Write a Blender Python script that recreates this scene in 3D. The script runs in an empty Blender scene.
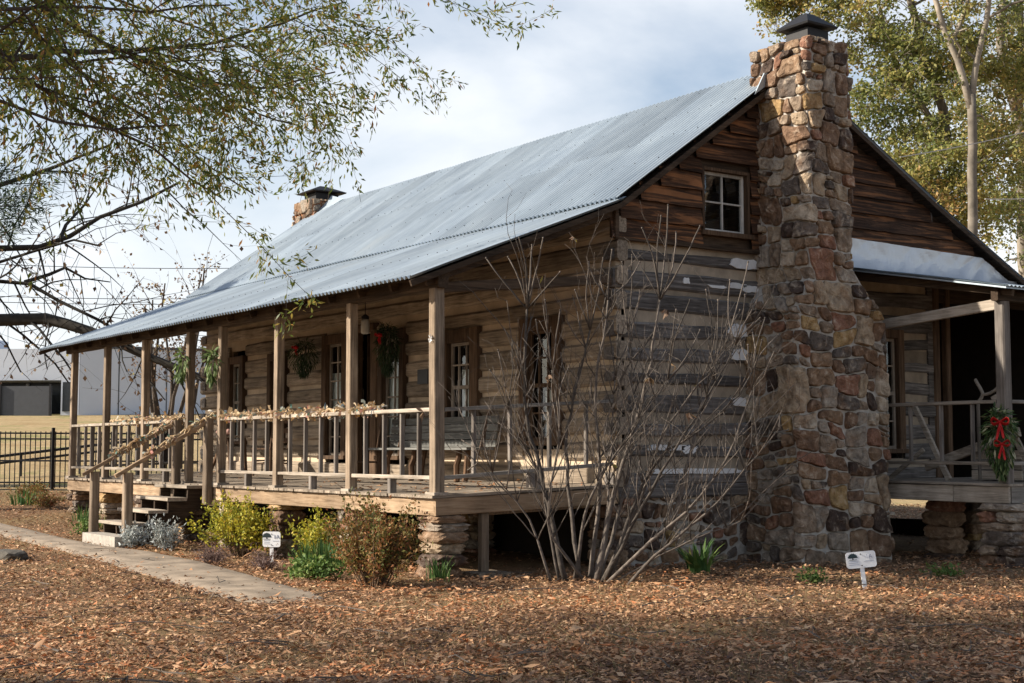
import bpy, bmesh, math, random
import numpy as np
from mathutils import Vector, Matrix
from mathutils import noise as mnoise

# ------------------------------------------------------------------ camera, sky, sun, exposure
scene = bpy.context.scene
COL = scene.collection
TH = math.radians(34.7)
Rv = Vector((math.sin(TH), math.cos(TH), 0))        # to the right of the view
Fv = Vector((-math.cos(TH), math.sin(TH), 0))       # into the view
CAM = Vector((13.17, -8.13, 1.38))
PITCH = math.radians(4.4027)
cd = bpy.data.cameras.new('camera')
cam = bpy.data.objects.new('camera', cd)
COL.objects.link(cam)
cd.lens = 50.0
cd.sensor_width = 36.0
cd.clip_start = 0.1
cd.clip_end = 3000
fw = Fv * math.cos(PITCH) + Vector((0, 0, math.sin(PITCH)))
cam.location = CAM
cam.rotation_euler = fw.to_track_quat('-Z', 'Y').to_euler()
scene.camera = cam

SUN_AZ = Vector((-0.52, -0.854, 0)).normalized()
SUN_EL = math.radians(29)
sun_dir = SUN_AZ * math.cos(SUN_EL) + Vector((0, 0, math.sin(SUN_EL)))
w = bpy.data.worlds.new('World')
scene.world = w
w.use_nodes = True
nt = w.node_tree
nt.nodes.clear()
N = nt.nodes.new
L = nt.links.new
out = N('ShaderNodeOutputWorld')
bg = N('ShaderNodeBackground')
bg.inputs['Strength'].default_value = 0.09
sky = N('ShaderNodeTexSky')
sky.sky_type = 'NISHITA'
sky.sun_disc = False
sky.sun_elevation = SUN_EL
sky.sun_rotation = math.atan2(sun_dir.x, sun_dir.y)
sky.air_density = 1.0
sky.dust_density = 1.5
tc = N('ShaderNodeTexCoord')
mp = N('ShaderNodeMapping')
mp.inputs['Scale'].default_value = (1.0, 1.0, 2.4)
mp.inputs['Location'].default_value = (0.35, 0.1, 0.3)
nz = N('ShaderNodeTexNoise')
nz.inputs['Scale'].default_value = 2.3
nz.inputs['Detail'].default_value = 7
nz.inputs['Roughness'].default_value = 0.52
nz.inputs['Distortion'].default_value = 0.25
cr = N('ShaderNodeValToRGB')
cr.color_ramp.elements[0].position = 0.33
cr.color_ramp.elements[0].color = (0.12, 0.12, 0.12, 1)
cr.color_ramp.elements[1].position = 0.60
cr.color_ramp.elements[1].color = (0.97, 0.97, 0.97, 1)
mx = N('ShaderNodeMix')
mx.data_type = 'RGBA'
mx.inputs['B'].default_value = (6.3, 6.5, 6.75, 1)
L(tc.outputs['Generated'], mp.inputs['Vector'])
L(mp.outputs['Vector'], nz.inputs['Vector'])
L(nz.outputs['Fac'], cr.inputs['Fac'])
sx = N('ShaderNodeSeparateXYZ')            # clouds bank up low in the sky and thin out overhead
L(tc.outputs['Generated'], sx.inputs['Vector'])
ov = N('ShaderNodeMapRange')
ov.interpolation_type = 'SMOOTHSTEP'
for k_, v_ in enumerate((0.30, 0.60, 1.0, 0.08)):
    ov.inputs[k_ + 1].default_value = v_
L(sx.outputs['Z'], ov.inputs[0])
cm = N('ShaderNodeMath')
cm.operation = 'MULTIPLY'
L(cr.outputs['Color'], cm.inputs[0])
L(ov.outputs[0], cm.inputs[1])
L(cm.outputs[0], mx.inputs['Factor'])
L(sky.outputs['Color'], mx.inputs['A'])
L(mx.outputs['Result'], bg.inputs['Color'])
L(bg.outputs['Background'], out.inputs['Surface'])

sd = bpy.data.lights.new('sun', 'SUN')
sd.energy = 5.0
sd.angle = math.radians(0.7)
sd.color = (1.0, 0.90, 0.76)
so = bpy.data.objects.new('sun', sd)
COL.objects.link(so)
so.location = (-20, -30, 30)
so.rotation_euler = sun_dir.to_track_quat('Z', 'Y').to_euler()

scene.view_settings.view_transform = 'Standard'
scene.view_settings.look = 'None'
scene.view_settings.gamma = 1.0
scene.view_settings.exposure = 0.9
scene.cycles.max_bounces = 8
scene.cycles.transparent_max_bounces = 12

rng = random.Random(7)
nr = np.random.default_rng(11)

# ------------------------------------------------------------------ helpers: placing
def dl(depth, lat, z=0.0):
    """a point by its distance along and to the right of the view axis on the plan"""
    p = CAM + Fv * depth + Rv * lat
    return Vector((p.x, p.y, z))

def pix(x, y, D):
    """a point at distance D seen in direction (x, y); each gets its own distance"""
    up = Vector((0, 0, math.cos(PITCH))) - Fv * math.sin(PITCH)
    d = Rv * ((x - 512) / 1422.2) - up * ((y - 341.5) / 1422.2) + fw
    return CAM + d * (D / d.dot(Fv))

def sstep(a, b, t):
    t = min(1, max(0, (t - a) / (b - a)))
    return t * t * (3 - 2 * t)

def ground_z(x, y):
    p = Vector((x, y, 0)) - Vector((CAM.x, CAM.y, 0))
    D = p.dot(Fv)
    la = p.dot(Rv)
    t = D - 21.5
    rise = 0.063 * (0.5 * (t + math.sqrt(t * t + 6.0)) - 0.03)
    rise = min(rise, 3.4 + 0.004 * max(0, D - 70))
    k = 1.0 - 0.6 * sstep(-3, 4, la)
    return rise * k - 0.03 * sstep(1, 5, la)

# ------------------------------------------------------------------ helpers: meshes
WL = {}
class MB:
    def __init__(s):
        s.v = []
        s.f = []
        s.r = []
    def add(s, vs, fs, r=None):
        b = len(s.v)
        r = rng.random() if r is None else r
        s.v.extend([tuple(p) for p in vs])
        for f in fs:
            s.f.append(tuple(b + i for i in f))
            s.r.append(r)
    def box(s, lo, hi, r=None):
        x0, y0, z0 = lo
        x1, y1, z1 = hi
        s.add([(x0, y0, z0), (x1, y0, z0), (x1, y1, z0), (x0, y1, z0), (x0, y0, z1), (x1, y0, z1), (x1, y1, z1), (x0, y1, z1)],
              [(0, 3, 2, 1), (4, 5, 6, 7), (0, 1, 5, 4), (1, 2, 6, 5), (2, 3, 7, 6), (3, 0, 4, 7)], r)
    def beam(s, p0, p1, wd, ht, up=(0, 0, 1), jit=0.0, seg=None, ch=0.12, r=None, taper=1.0, twist=0.0):
        """a hewn board or log: eight-sided chamfered section swept from p0 to p1, edges wavering by jit"""
        p0 = Vector(p0)
        p1 = Vector(p1)
        d = p1 - p0
        ln = d.length
        if ln < 1e-6:
            return
        d.normalize()
        u = Vector(up)
        sx = d.cross(u)
        if sx.length < 1e-4:
            sx = d.cross(Vector((1, 0, 0)))
        sx.normalize()
        uz = sx.cross(d).normalized()
        if seg is None:
            seg = max(1, int(ln / 0.3)) if jit > 0 else 1
        c = ch * min(wd, ht)
        a, b = wd / 2, ht / 2
        prof = [(-a + c, -b), (a - c, -b), (a, -b + c), (a, b - c), (a - c, b), (-a + c, b), (-a, b - c), (-a, -b + c)]
        ph = [rng.uniform(0, 100) for _ in range(4)]
        vs = []
        for i in range(seg + 1):
            t = i / seg
            q = p0 + d * (ln * t)
            k = 1 + (taper - 1) * t
            top = bot = lft = rgt = 0
            if jit:
                n1 = lambda o: (mnoise.noise((t * ln * 0.9 + o, o, 0)) + 0.5 * mnoise.noise((t * ln * 2.9 + o, o, 3)))
                top, bot, lft, rgt = [n1(o) * jit for o in ph]
            for (px, pz) in prof:
                ox = px * k + (rgt if px > 0 else lft) * 0.6
                oz = pz * k + (top if pz > 0 else bot)
                vs.append(q + sx * ox + uz * oz)
        fs = []
        for i in range(seg):
            for j in range(8):
                j2 = (j + 1) % 8
                fs.append((i * 8 + j, i * 8 + j2, (i + 1) * 8 + j2, (i + 1) * 8 + j))
        fs.append(tuple(reversed(range(8))))
        fs.append(tuple(seg * 8 + j for j in range(8)))
        s.add(vs, fs, r)
    def tube(s, pts, rad, n=6, cap=True, r=None):
        pts = [Vector(p) for p in pts]
        m = len(pts)
        if not hasattr(rad, '__len__'):
            rad = [rad] * m
        vs = []
        pu = None
        for i, p in enumerate(pts):
            t = (pts[min(i + 1, m - 1)] - pts[max(i - 1, 0)])
            if t.length < 1e-7:
                t = Vector((0, 0, 1))
            t.normalize()
            if pu is None:
                pu = t.orthogonal().normalized()
            u = (pu - t * pu.dot(t))
            if u.length < 1e-5:
                u = t.orthogonal()
            u.normalize()
            pu = u
            w_ = t.cross(u)
            for j in range(n):
                a = 2 * math.pi * j / n
                vs.append(p + (u * math.cos(a) + w_ * math.sin(a)) * rad[i])
        fs = []
        for i in range(m - 1):
            for j in range(n):
                j2 = (j + 1) % n
                fs.append((i * n + j, i * n + j2, (i + 1) * n + j2, (i + 1) * n + j))
        if cap:
            fs.append(tuple(reversed(range(n))))
            fs.append(tuple((m - 1) * n + j for j in range(n)))
        s.add(vs, fs, r)
    def prism(s, poly, ext, r=None):
        """flat polygon pushed by the vector ext"""
        n = len(poly)
        e = Vector(ext)
        vs = [Vector(p) for p in poly] + [Vector(p) + e for p in poly]
        fs = [tuple(reversed(range(n))), tuple(range(n, 2 * n))]
        for i in range(n):
            j = (i + 1) % n
            fs.append((i, j, n + j, n + i))
        s.add(vs, fs, r)
    def rock(s, c, rx, ry, rz, seed=None, sub=2, r=None, blk=0.55):
        bm = bmesh.new()
        bmesh.ops.create_icosphere(bm, subdivisions=sub, radius=1)
        o = rng.uniform(0, 500)
        vs = []
        for v in bm.verts:
            p = v.co.copy()
            k = 1.0 / max(abs(p.x), abs(p.y), abs(p.z)) ** blk      # towards a block
            k *= 1 + 0.16 * mnoise.noise(p * 1.3 + Vector((o, o, o))) + 0.07 * mnoise.noise(p * 3.4 + Vector((o, 0, o)))
            vs.append((c[0] + p.x * k * rx * 0.84, c[1] + p.y * k * ry * 0.84, c[2] + p.z * k * rz * 0.84))
        idx = {v: i for i, v in enumerate(bm.verts)}
        s.add(vs, [tuple(idx[v] for v in f.verts) for f in bm.faces], r)
        bm.free()
    def build(s, name, m, parent=None, smooth=False, loc=None):
        if parent is not None:
            o3 = WL.get(parent.name, Vector((0, 0, 0)))
        elif loc is not None:
            o3 = Vector(loc)
        else:
            o3 = Vector((0, 0, 0))
        me = bpy.data.meshes.new(name)
        me.from_pydata([(a - o3.x, b - o3.y, c - o3.z) for a, b, c in s.v], [], s.f)
        at = me.attributes.new('rnd', 'FLOAT', 'FACE')
        at.data.foreach_set('value', s.r)
        if smooth:
            me.polygons.foreach_set('use_smooth', [True] * len(me.polygons))
        me.materials.append(m)
        ob = bpy.data.objects.new(name, me)
        COL.objects.link(ob)
        if parent is not None:
            ob.parent = parent
        else:
            ob.location = o3
        WL[ob.name] = o3
        return ob

def tri_mesh(name, V, T, rnd, m, parent=None):
    """V (n,3) T (m,3) rnd (m,) numpy arrays"""
    o3 = WL.get(parent.name, Vector((0, 0, 0))) if parent is not None else Vector((0, 0, 0))
    V = V - np.array(o3)
    me = bpy.data.meshes.new(name)
    me.vertices.add(len(V))
    me.vertices.foreach_set('co', V.astype(np.float32).ravel())
    me.loops.add(T.size)
    me.loops.foreach_set('vertex_index', T.astype(np.int32).ravel())
    me.polygons.add(len(T))
    me.polygons.foreach_set('loop_start', np.arange(0, T.size, 3, dtype=np.int32))
    me.update(calc_edges=True)
    me.validate()
    at = me.attributes.new('rnd', 'FLOAT', 'FACE')
    at.data.foreach_set('value', rnd.astype(np.float32))
    me.materials.append(m)
    ob = bpy.data.objects.new(name, me)
    COL.objects.link(ob)
    if parent is not None:
        ob.parent = parent
    WL[ob.name] = o3
    return ob

def norm(a):
    return a / np.maximum(np.linalg.norm(a, axis=1, keepdims=True), 1e-9)

def leaf_arrays(P, Dr, ln, wd, cup=0.25, nrm=None):
    """leaves: base at P, pointing along Dr; five vertices and four triangles each"""
    n = len(P)
    Dr = norm(Dr)
    if nrm is None:
        nrm = nr.normal(size=(n, 3))
    side = norm(np.cross(Dr, nrm))
    up = np.cross(side, Dr)
    ln = np.broadcast_to(ln, (n,))[:, None]
    wd = np.broadcast_to(wd, (n,))[:, None]
    mid = P + Dr * ln * 0.48
    c = (nr.uniform(-1, 1, (n, 1)) * cup) * wd
    tipc = nr.uniform(-1, 1, (n, 1)) * cup * ln * 0.35
    V = np.stack([P, mid + side * wd * 0.5 + up * c, P + Dr * ln + up * tipc, mid - side * wd * 0.5 + up * c, mid], 1).reshape(-1, 3)
    b = (np.arange(n) * 5)[:, None]
    T = (b[:, None, :] + np.array([[0, 1, 4], [1, 2, 4], [0, 4, 3], [4, 2, 3]])[None]).reshape(-1, 3)
    return V, T

def leaves(name, P, Dr, ln, wd, m, parent=None, cup=0.25, nrm=None, rnd=None):
    V, T = leaf_arrays(np.asarray(P), np.asarray(Dr), ln, wd, cup, nrm)
    r = nr.random(len(P)) if rnd is None else rnd
    return tri_mesh(name, V, T, np.repeat(r, 4), m, parent)

def tag(o, label=None, cat=None, group=None, kind=None):
    if label:
        o['label'] = label
    if cat:
        o['category'] = cat
    if group:
        o['group'] = group
    if kind:
        o['kind'] = kind
    return o

def thing(name, loc, label, cat, group=None):
    o = bpy.data.objects.new(name, None)
    o.empty_display_size = 0.3
    COL.objects.link(o)
    o.location = loc
    WL[o.name] = Vector(loc)
    return tag(o, label, cat, group)

def copy_thing(o, loc, rz=None, label=None):
    r = o.copy()
    COL.objects.link(r)
    r.location = loc
    WL[r.name] = Vector(loc)
    if rz is not None:
        r.rotation_euler[2] = rz
    if label:
        r['label'] = label
    for c in [q for q in COL.objects if q.parent == o]:
        d = c.copy()
        COL.objects.link(d)
        d.parent = r
        for g in [q for q in COL.objects if q.parent == c]:
            e = g.copy()
            COL.objects.link(e)
            e.parent = d
    return r

# ------------------------------------------------------------------ helpers: materials
def mat_base(name):
    m = bpy.data.materials.new(name)
    m.use_nodes = True
    t = m.node_tree
    return m, t, t.nodes['Principled BSDF'], t.nodes['Material Output']

def ramp(t, stops, interp='LINEAR'):
    c = t.nodes.new('ShaderNodeValToRGB')
    c.color_ramp.interpolation = interp
    e = c.color_ramp.elements
    while len(e) < len(stops):
        e.new(0.5)
    for i, (p, col) in enumerate(stops):
        e[i].position = p
        e[i].color = (*col, 1)
    return c

def noise_node(t, scale, detail=6, rough=0.55, vec=None, dist=0.0):
    n = t.nodes.new('ShaderNodeTexNoise')
    n.inputs['Scale'].default_value = scale
    n.inputs['Detail'].default_value = detail
    n.inputs['Roughness'].default_value = rough
    n.inputs['Distortion'].default_value = dist
    if vec is not None:
        t.links.new(vec, n.inputs['Vector'])
    return n

def attr(t, nm='rnd'):
    a = t.nodes.new('ShaderNodeAttribute')
    a.attribute_name = nm
    return a

def mixc(t, fac, a, b, mode='MIX'):
    m = t.nodes.new('ShaderNodeMix')
    m.data_type = 'RGBA'
    m.blend_type = mode
    for sock, val in (('Factor', fac), ('A', a), ('B', b)):
        if isinstance(val, (int, float)):
            m.inputs[sock].default_value = val
        elif isinstance(val, tuple):
            m.inputs[sock].default_value = (*val, 1)
        else:
            t.links.new(val, m.inputs[sock])
    return m.outputs['Result']

def mapr(t, v, a, b, c, d):
    m = t.nodes.new('ShaderNodeMapRange')
    m.inputs[1].default_value = a
    m.inputs[2].default_value = b
    m.inputs[3].default_value = c
    m.inputs[4].default_value = d
    t.links.new(v, m.inputs[0])
    return m.outputs[0]

def bump(t, h, bs, strength=0.4, dist=0.02):
    b = t.nodes.new('ShaderNodeBump')
    b.inputs['Strength'].default_value = strength
    b.inputs['Distance'].default_value = dist
    t.links.new(h, b.inputs['Height'])
    t.links.new(b.outputs['Normal'], bs.inputs['Normal'])

def wood(name, axis, cols, rough=0.85, grain=1.0, streak=None, bstr=0.5):
    """weathered wood, grain running along the world axis 'X' 'Y' or 'Z'"""
    m, t, bs, _ = mat_base(name)
    g = t.nodes.new('ShaderNodeNewGeometry')
    a = attr(t)
    va = t.nodes.new('ShaderNodeVectorMath')
    va.operation = 'SCALE'
    va.inputs[0].default_value = (13.0, 7.0, 5.0)
    t.links.new(a.outputs['Fac'], va.inputs['Scale'])
    ad = t.nodes.new('ShaderNodeVectorMath')
    t.links.new(g.outputs['Position'], ad.inputs[0])
    t.links.new(va.outputs['Vector'], ad.inputs[1])
    mp_ = t.nodes.new('ShaderNodeMapping')
    sc = {'X': (1.2, 22, 22), 'Y': (22, 1.2, 22), 'Z': (22, 22, 1.2)}[axis]
    mp_.inputs['Scale'].default_value = [q * grain for q in sc]
    t.links.new(ad.outputs['Vector'], mp_.inputs['Vector'])
    n1 = noise_node(t, 1.6, 9, 0.65, mp_.outputs['Vector'], 0.6)
    n2 = noise_node(t, 2.2, 5, 0.6, ad.outputs['Vector'])
    r1 = ramp(t, [(0.28, cols[0]), (0.5, cols[1]), (0.72, cols[2])])
    t.links.new(n1.outputs['Fac'], r1.inputs['Fac'])
    val = mapr(t, a.outputs['Fac'], 0, 1, 0.68, 1.28)
    st = mapr(t, n2.outputs['Fac'], 0.3, 0.7, 0.68, 1.25)
    mu = t.nodes.new('ShaderNodeMath')
    mu.operation = 'MULTIPLY'
    t.links.new(val, mu.inputs[0])
    t.links.new(st, mu.inputs[1])
    c = t.nodes.new('ShaderNodeVectorMath')
    c.operation = 'SCALE'
    src = r1.outputs['Color']
    if streak:
        n3 = noise_node(t, 0.55, 4, 0.6, mp_.outputs['Vector'], 1.2)
        src = mixc(t, mapr(t, n3.outputs['Fac'], 0.52, 0.62, 0, 0.9), src, streak)
    t.links.new(src, c.inputs[0])
    t.links.new(mu.outputs[0], c.inputs['Scale'])
    t.links.new(c.outputs['Vector'], bs.inputs['Base Color'])
    bs.inputs['Roughness'].default_value = rough
    bs.inputs['Specular IOR Level'].default_value = 0.2
    bump(t, n1.outputs['Fac'], bs, bstr, 0.012)
    return m

def plain(name, col, rough=0.6, metal=0.0, var=0.25, nscale=6.0, spec=0.3, bstr=0.15):
    m, t, bs, _ = mat_base(name)
    g = t.nodes.new('ShaderNodeNewGeometry')
    n = noise_node(t, nscale, 6, 0.6, g.outputs['Position'])
    a = attr(t)
    k = mapr(t, n.outputs['Fac'], 0.25, 0.75, 1 - var, 1 + var)
    k2 = mapr(t, a.outputs['Fac'], 0, 1, 1 - var * 0.7, 1 + var * 0.7)
    mu = t.nodes.new('ShaderNodeMath')
    mu.operation = 'MULTIPLY'
    t.links.new(k, mu.inputs[0])
    t.links.new(k2, mu.inputs[1])
    c = t.nodes.new('ShaderNodeVectorMath')
    c.operation = 'SCALE'
    c.inputs[0].default_value = col
    t.links.new(mu.outputs[0], c.inputs['Scale'])
    t.links.new(c.outputs['Vector'], bs.inputs['Base Color'])
    bs.inputs['Roughness'].default_value = rough
    bs.inputs['Metallic'].default_value = metal
    bs.inputs['Specular IOR Level'].default_value = spec
    if bstr:
        bump(t, n.outputs['Fac'], bs, bstr, 0.02)
    return m

def leafmat(name, stops, trans=0.35, rough=0.6, patch=0.0):
    """leaf colours picked per leaf; part of the light passes through"""
    m, t, bs, o = mat_base(name)
    a = attr(t)
    r1 = ramp(t, stops)
    if patch:
        g = t.nodes.new('ShaderNodeNewGeometry')
        n = noise_node(t, patch, 3, 0.5, g.outputs['Position'])
        ad = t.nodes.new('ShaderNodeMath')
        ad.operation = 'ADD'
        t.links.new(mapr(t, n.outputs['Fac'], 0.3, 0.7, -0.3, 0.3), ad.inputs[0])
        t.links.new(a.outputs['Fac'], ad.inputs[1])
        t.links.new(ad.outputs[0], r1.inputs['Fac'])
    else:
        t.links.new(a.outputs['Fac'], r1.inputs['Fac'])
    t.links.new(r1.outputs['Color'], bs.inputs['Base Color'])
    bs.inputs['Roughness'].default_value = rough
    bs.inputs['Specular IOR Level'].default_value = 0.25
    if trans > 0:
        tr = t.nodes.new('ShaderNodeBsdfTranslucent')
        t.links.new(r1.outputs['Color'], tr.inputs['Color'])
        ms = t.nodes.new('ShaderNodeMixShader')
        ms.inputs[0].default_value = trans
        t.links.new(bs.outputs[0], ms.inputs[1])
        t.links.new(tr.outputs[0], ms.inputs[2])
        t.links.new(ms.outputs[0], o.inputs['Surface'])
    return m

def stonemat(name):
    m, t, bs, _ = mat_base(name)
    a = attr(t)
    g = t.nodes.new('ShaderNodeNewGeometry')
    r1 = ramp(t, [(0.0, (0.075, 0.05, 0.038)), (0.10, (0.19, 0.115, 0.072)), (0.24, (0.245, 0.16, 0.10)), (0.38, (0.235, 0.175, 0.125)),
                  (0.5, (0.35, 0.265, 0.18)), (0.60, (0.125, 0.10, 0.083)), (0.74, (0.36, 0.235, 0.105)), (0.78, (0.29, 0.24, 0.19)),
                  (0.87, (0.25, 0.125, 0.08)), (0.94, (0.45, 0.37, 0.28))], 'CONSTANT')
    t.links.new(a.outputs['Fac'], r1.inputs['Fac'])
    n1 = noise_node(t, 9, 8, 0.65, g.outputs['Position'], 0.4)
    n2 = noise_node(t, 3.5, 4, 0.5, g.outputs['Position'])
    n3 = noise_node(t, 45, 4, 0.6, g.outputs['Position'])
    c1 = mixc(t, mapr(t, n2.outputs['Fac'], 0.52, 0.66, 0, 0.5), r1.outputs['Color'], (0.24, 0.13, 0.065))
    c2 = mixc(t, mapr(t, n1.outputs['Fac'], 0.54, 0.7, 0, 0.65), c1, (0.36, 0.30, 0.23))
    c3 = mixc(t, 1.0, c2, ramp_out(t, n1.outputs['Fac'], [(0.3, (0.38, 0.36, 0.35)), (0.5, (0.95, 0.95, 0.95)), (0.7, (1.4, 1.4, 1.4))]), 'MULTIPLY')
    t.links.new(c3, bs.inputs['Base Color'])
    bs.inputs['Roughness'].default_value = 0.8
    bs.inputs['Specular IOR Level'].default_value = 0.25
    ad = t.nodes.new('ShaderNodeMath')
    ad.operation = 'ADD'
    t.links.new(n1.outputs['Fac'], ad.inputs[0])
    t.links.new(mapr(t, n3.outputs['Fac'], 0, 1, 0, 0.25), ad.inputs[1])
    bump(t, ad.outputs[0], bs, 1.0, 0.05)
    return m

def ramp_out(t, v, stops):
    r = ramp(t, stops)
    t.links.new(v, r.inputs['Fac'])
    return r.outputs['Color']

M = {}
GREYW = [(0.045, 0.040, 0.036), (0.125, 0.112, 0.098), (0.235, 0.215, 0.19)]
M['log_gable'] = wood('weathered_grey_logs', 'Y', [(0.03, 0.026, 0.024), (0.115, 0.102, 0.094), (0.25, 0.23, 0.215)])
M['log_front'] = wood('brown_hewn_logs', 'X', [(0.085, 0.066, 0.05), (0.27, 0.215, 0.16), (0.45, 0.37, 0.285)])
M['chink_gable'] = plain('tan_chinking', (0.27, 0.22, 0.165), 0.95, var=0.45, nscale=3, bstr=0.3)
M['chink_front'] = plain('brown_chinking', (0.43, 0.34, 0.245), 0.95, var=0.3, nscale=2.5, bstr=0.3)
M['chink_white'] = plain('white_patch_mortar', (0.62, 0.62, 0.62), 0.9, var=0.15, nscale=9)
M['siding'] = wood('dark_slab_siding', 'Y', [(0.010, 0.007, 0.005), (0.055, 0.028, 0.016), (0.14, 0.072, 0.04)], streak=(0.24, 0.105, 0.045), bstr=0.8)
M['post'] = wood('sawn_post_wood', 'Z', [(0.085, 0.064, 0.047), (0.22, 0.167, 0.12), (0.36, 0.28, 0.205)], bstr=0.3)
M['post_grey'] = wood('grey_post_wood', 'Z', [(0.08, 0.07, 0.062), (0.19, 0.165, 0.145), (0.31, 0.28, 0.25)], bstr=0.3)
M['rail_x'] = wood('grey_rail_wood_along_porch', 'X', [(0.14, 0.115, 0.09), (0.31, 0.265, 0.215), (0.47, 0.41, 0.345)], bstr=0.3)
M['rail_y'] = wood('grey_rail_wood_across_porch', 'Y', [(0.10, 0.09, 0.08), (0.22, 0.20, 0.175), (0.34, 0.31, 0.28)], bstr=0.3)
M['fascia_x'] = wood('tan_fascia_wood', 'X', [(0.16, 0.105, 0.062), (0.35, 0.245, 0.155), (0.50, 0.37, 0.255)], bstr=0.3)
M['fascia_y'] = wood('tan_end_fascia_wood', 'Y', [(0.13, 0.085, 0.05), (0.27, 0.185, 0.115), (0.38, 0.28, 0.19)], bstr=0.3)
M['deck'] = wood('porch_floor_boards', 'Y', [(0.10, 0.08, 0.06), (0.24, 0.195, 0.15), (0.37, 0.31, 0.245)], bstr=0.3)
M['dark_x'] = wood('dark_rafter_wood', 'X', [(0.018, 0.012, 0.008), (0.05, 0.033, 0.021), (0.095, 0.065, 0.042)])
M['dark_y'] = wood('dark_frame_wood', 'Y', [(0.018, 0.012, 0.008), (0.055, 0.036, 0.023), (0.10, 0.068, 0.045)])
M['dark_z'] = wood('dark_casing_wood', 'Z', [(0.03, 0.018, 0.011), (0.085, 0.052, 0.031), (0.15, 0.095, 0.06)])
M['sash'] = wood('pale_sash_wood', 'Z', [(0.15, 0.12, 0.09), (0.28, 0.235, 0.19), (0.38, 0.33, 0.28)], bstr=0.1)
M['pale_sash'] = wood('worn_white_sash', 'Z', [(0.34, 0.32, 0.29), (0.50, 0.48, 0.44), (0.60, 0.58, 0.54)], bstr=0.1)
M['tread'] = wood('stair_tread_wood', 'X', [(0.17, 0.14, 0.11), (0.32, 0.27, 0.215), (0.46, 0.40, 0.33)], bstr=0.3)
M['painted'] = plain('worn_white_paint', (0.42, 0.385, 0.335), 0.8, var=0.3, nscale=14)
M['stone'] = stonemat('rubble_sandstone')
M['mortar'] = plain('grey_mortar', (0.40, 0.37, 0.33), 0.95, var=0.3, nscale=11, bstr=0.5)
M['black_metal'] = plain('black_iron', (0.012, 0.012, 0.014), 0.6, 0.0, var=0.2)
M['brick'] = plain('orange_brick', (0.34, 0.155, 0.075), 0.9, var=0.35, nscale=10)
M['interior'] = plain('shade_black_boards', (0.02, 0.015, 0.011), 0.95, var=0.3)  # near-black tone paints in the shade indoors and under the floors
M['curtain'] = plain('white_curtain', (0.86, 0.86, 0.84), 0.9, var=0.05)
M['concrete'] = plain('pale_path_concrete', (0.25, 0.20, 0.15), 0.9, var=0.5, nscale=3.2, bstr=0.2)

def glass_mat():
    m, t, bs, o = mat_base('window_glass')
    gl = t.nodes.new('ShaderNodeBsdfGlossy')
    gl.inputs['Roughness'].default_value = 0.03
    gl.inputs['Color'].default_value = (0.9, 0.93, 0.95, 1)
    tr = t.nodes.new('ShaderNodeBsdfTransparent')
    tr.inputs['Color'].default_value = (0.80, 0.84, 0.82, 1)
    fr = t.nodes.new('ShaderNodeFresnel')
    fr.inputs['IOR'].default_value = 1.5
    ms = t.nodes.new('ShaderNodeMixShader')
    t.links.new(mapr(t, fr.outputs[0], 0, 1, 0.04, 1.0), ms.inputs[0])
    t.links.new(tr.outputs[0], ms.inputs[1])
    t.links.new(gl.outputs[0], ms.inputs[2])
    t.links.new(ms.outputs[0], o.inputs['Surface'])
    t.nodes.remove(bs)
    return m
M['glass'] = glass_mat()

def metal_roof():
    m, t, bs, _ = mat_base('galvanised_roof_metal')
    g = t.nodes.new('ShaderNodeNewGeometry')
    a = attr(t)
    mp_ = t.nodes.new('ShaderNodeMapping')
    mp_.inputs['Scale'].default_value = (2.2, 0.5, 0.5)
    t.links.new(g.outputs['Position'], mp_.inputs['Vector'])
    n1 = noise_node(t, 2.0, 7, 0.62, mp_.outputs['Vector'])
    n2 = noise_node(t, 0.9, 5, 0.6, g.outputs['Position'])
    r1 = ramp(t, [(0.3, (0.31, 0.37, 0.42)), (0.55, (0.385, 0.45, 0.50)), (0.75, (0.45, 0.515, 0.56))])
    t.links.new(n1.outputs['Fac'], r1.inputs['Fac'])
    k = mapr(t, a.outputs['Fac'], 0, 1, 0.84, 1.14)
    c = t.nodes.new('ShaderNodeVectorMath')
    c.operation = 'SCALE'
    t.links.new(r1.outputs['Color'], c.inputs[0])
    t.links.new(k, c.inputs['Scale'])
    c2 = mixc(t, mapr(t, n2.outputs['Fac'], 0.62, 0.78, 0, 0.25), c.outputs['Vector'], (0.25, 0.23, 0.21))
    t.links.new(c2, bs.inputs['Base Color'])
    bs.inputs['Metallic'].default_value = 0.55
    t.links.new(mapr(t, n2.outputs['Fac'], 0.3, 0.7, 0.42, 0.6), bs.inputs['Roughness'])
    return m
M['roof'] = metal_roof()
M['flashing'] = plain('crinkled_aluminium', (0.55, 0.56, 0.57), 0.5, 0.6, var=0.05, nscale=4, bstr=0.0)

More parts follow.
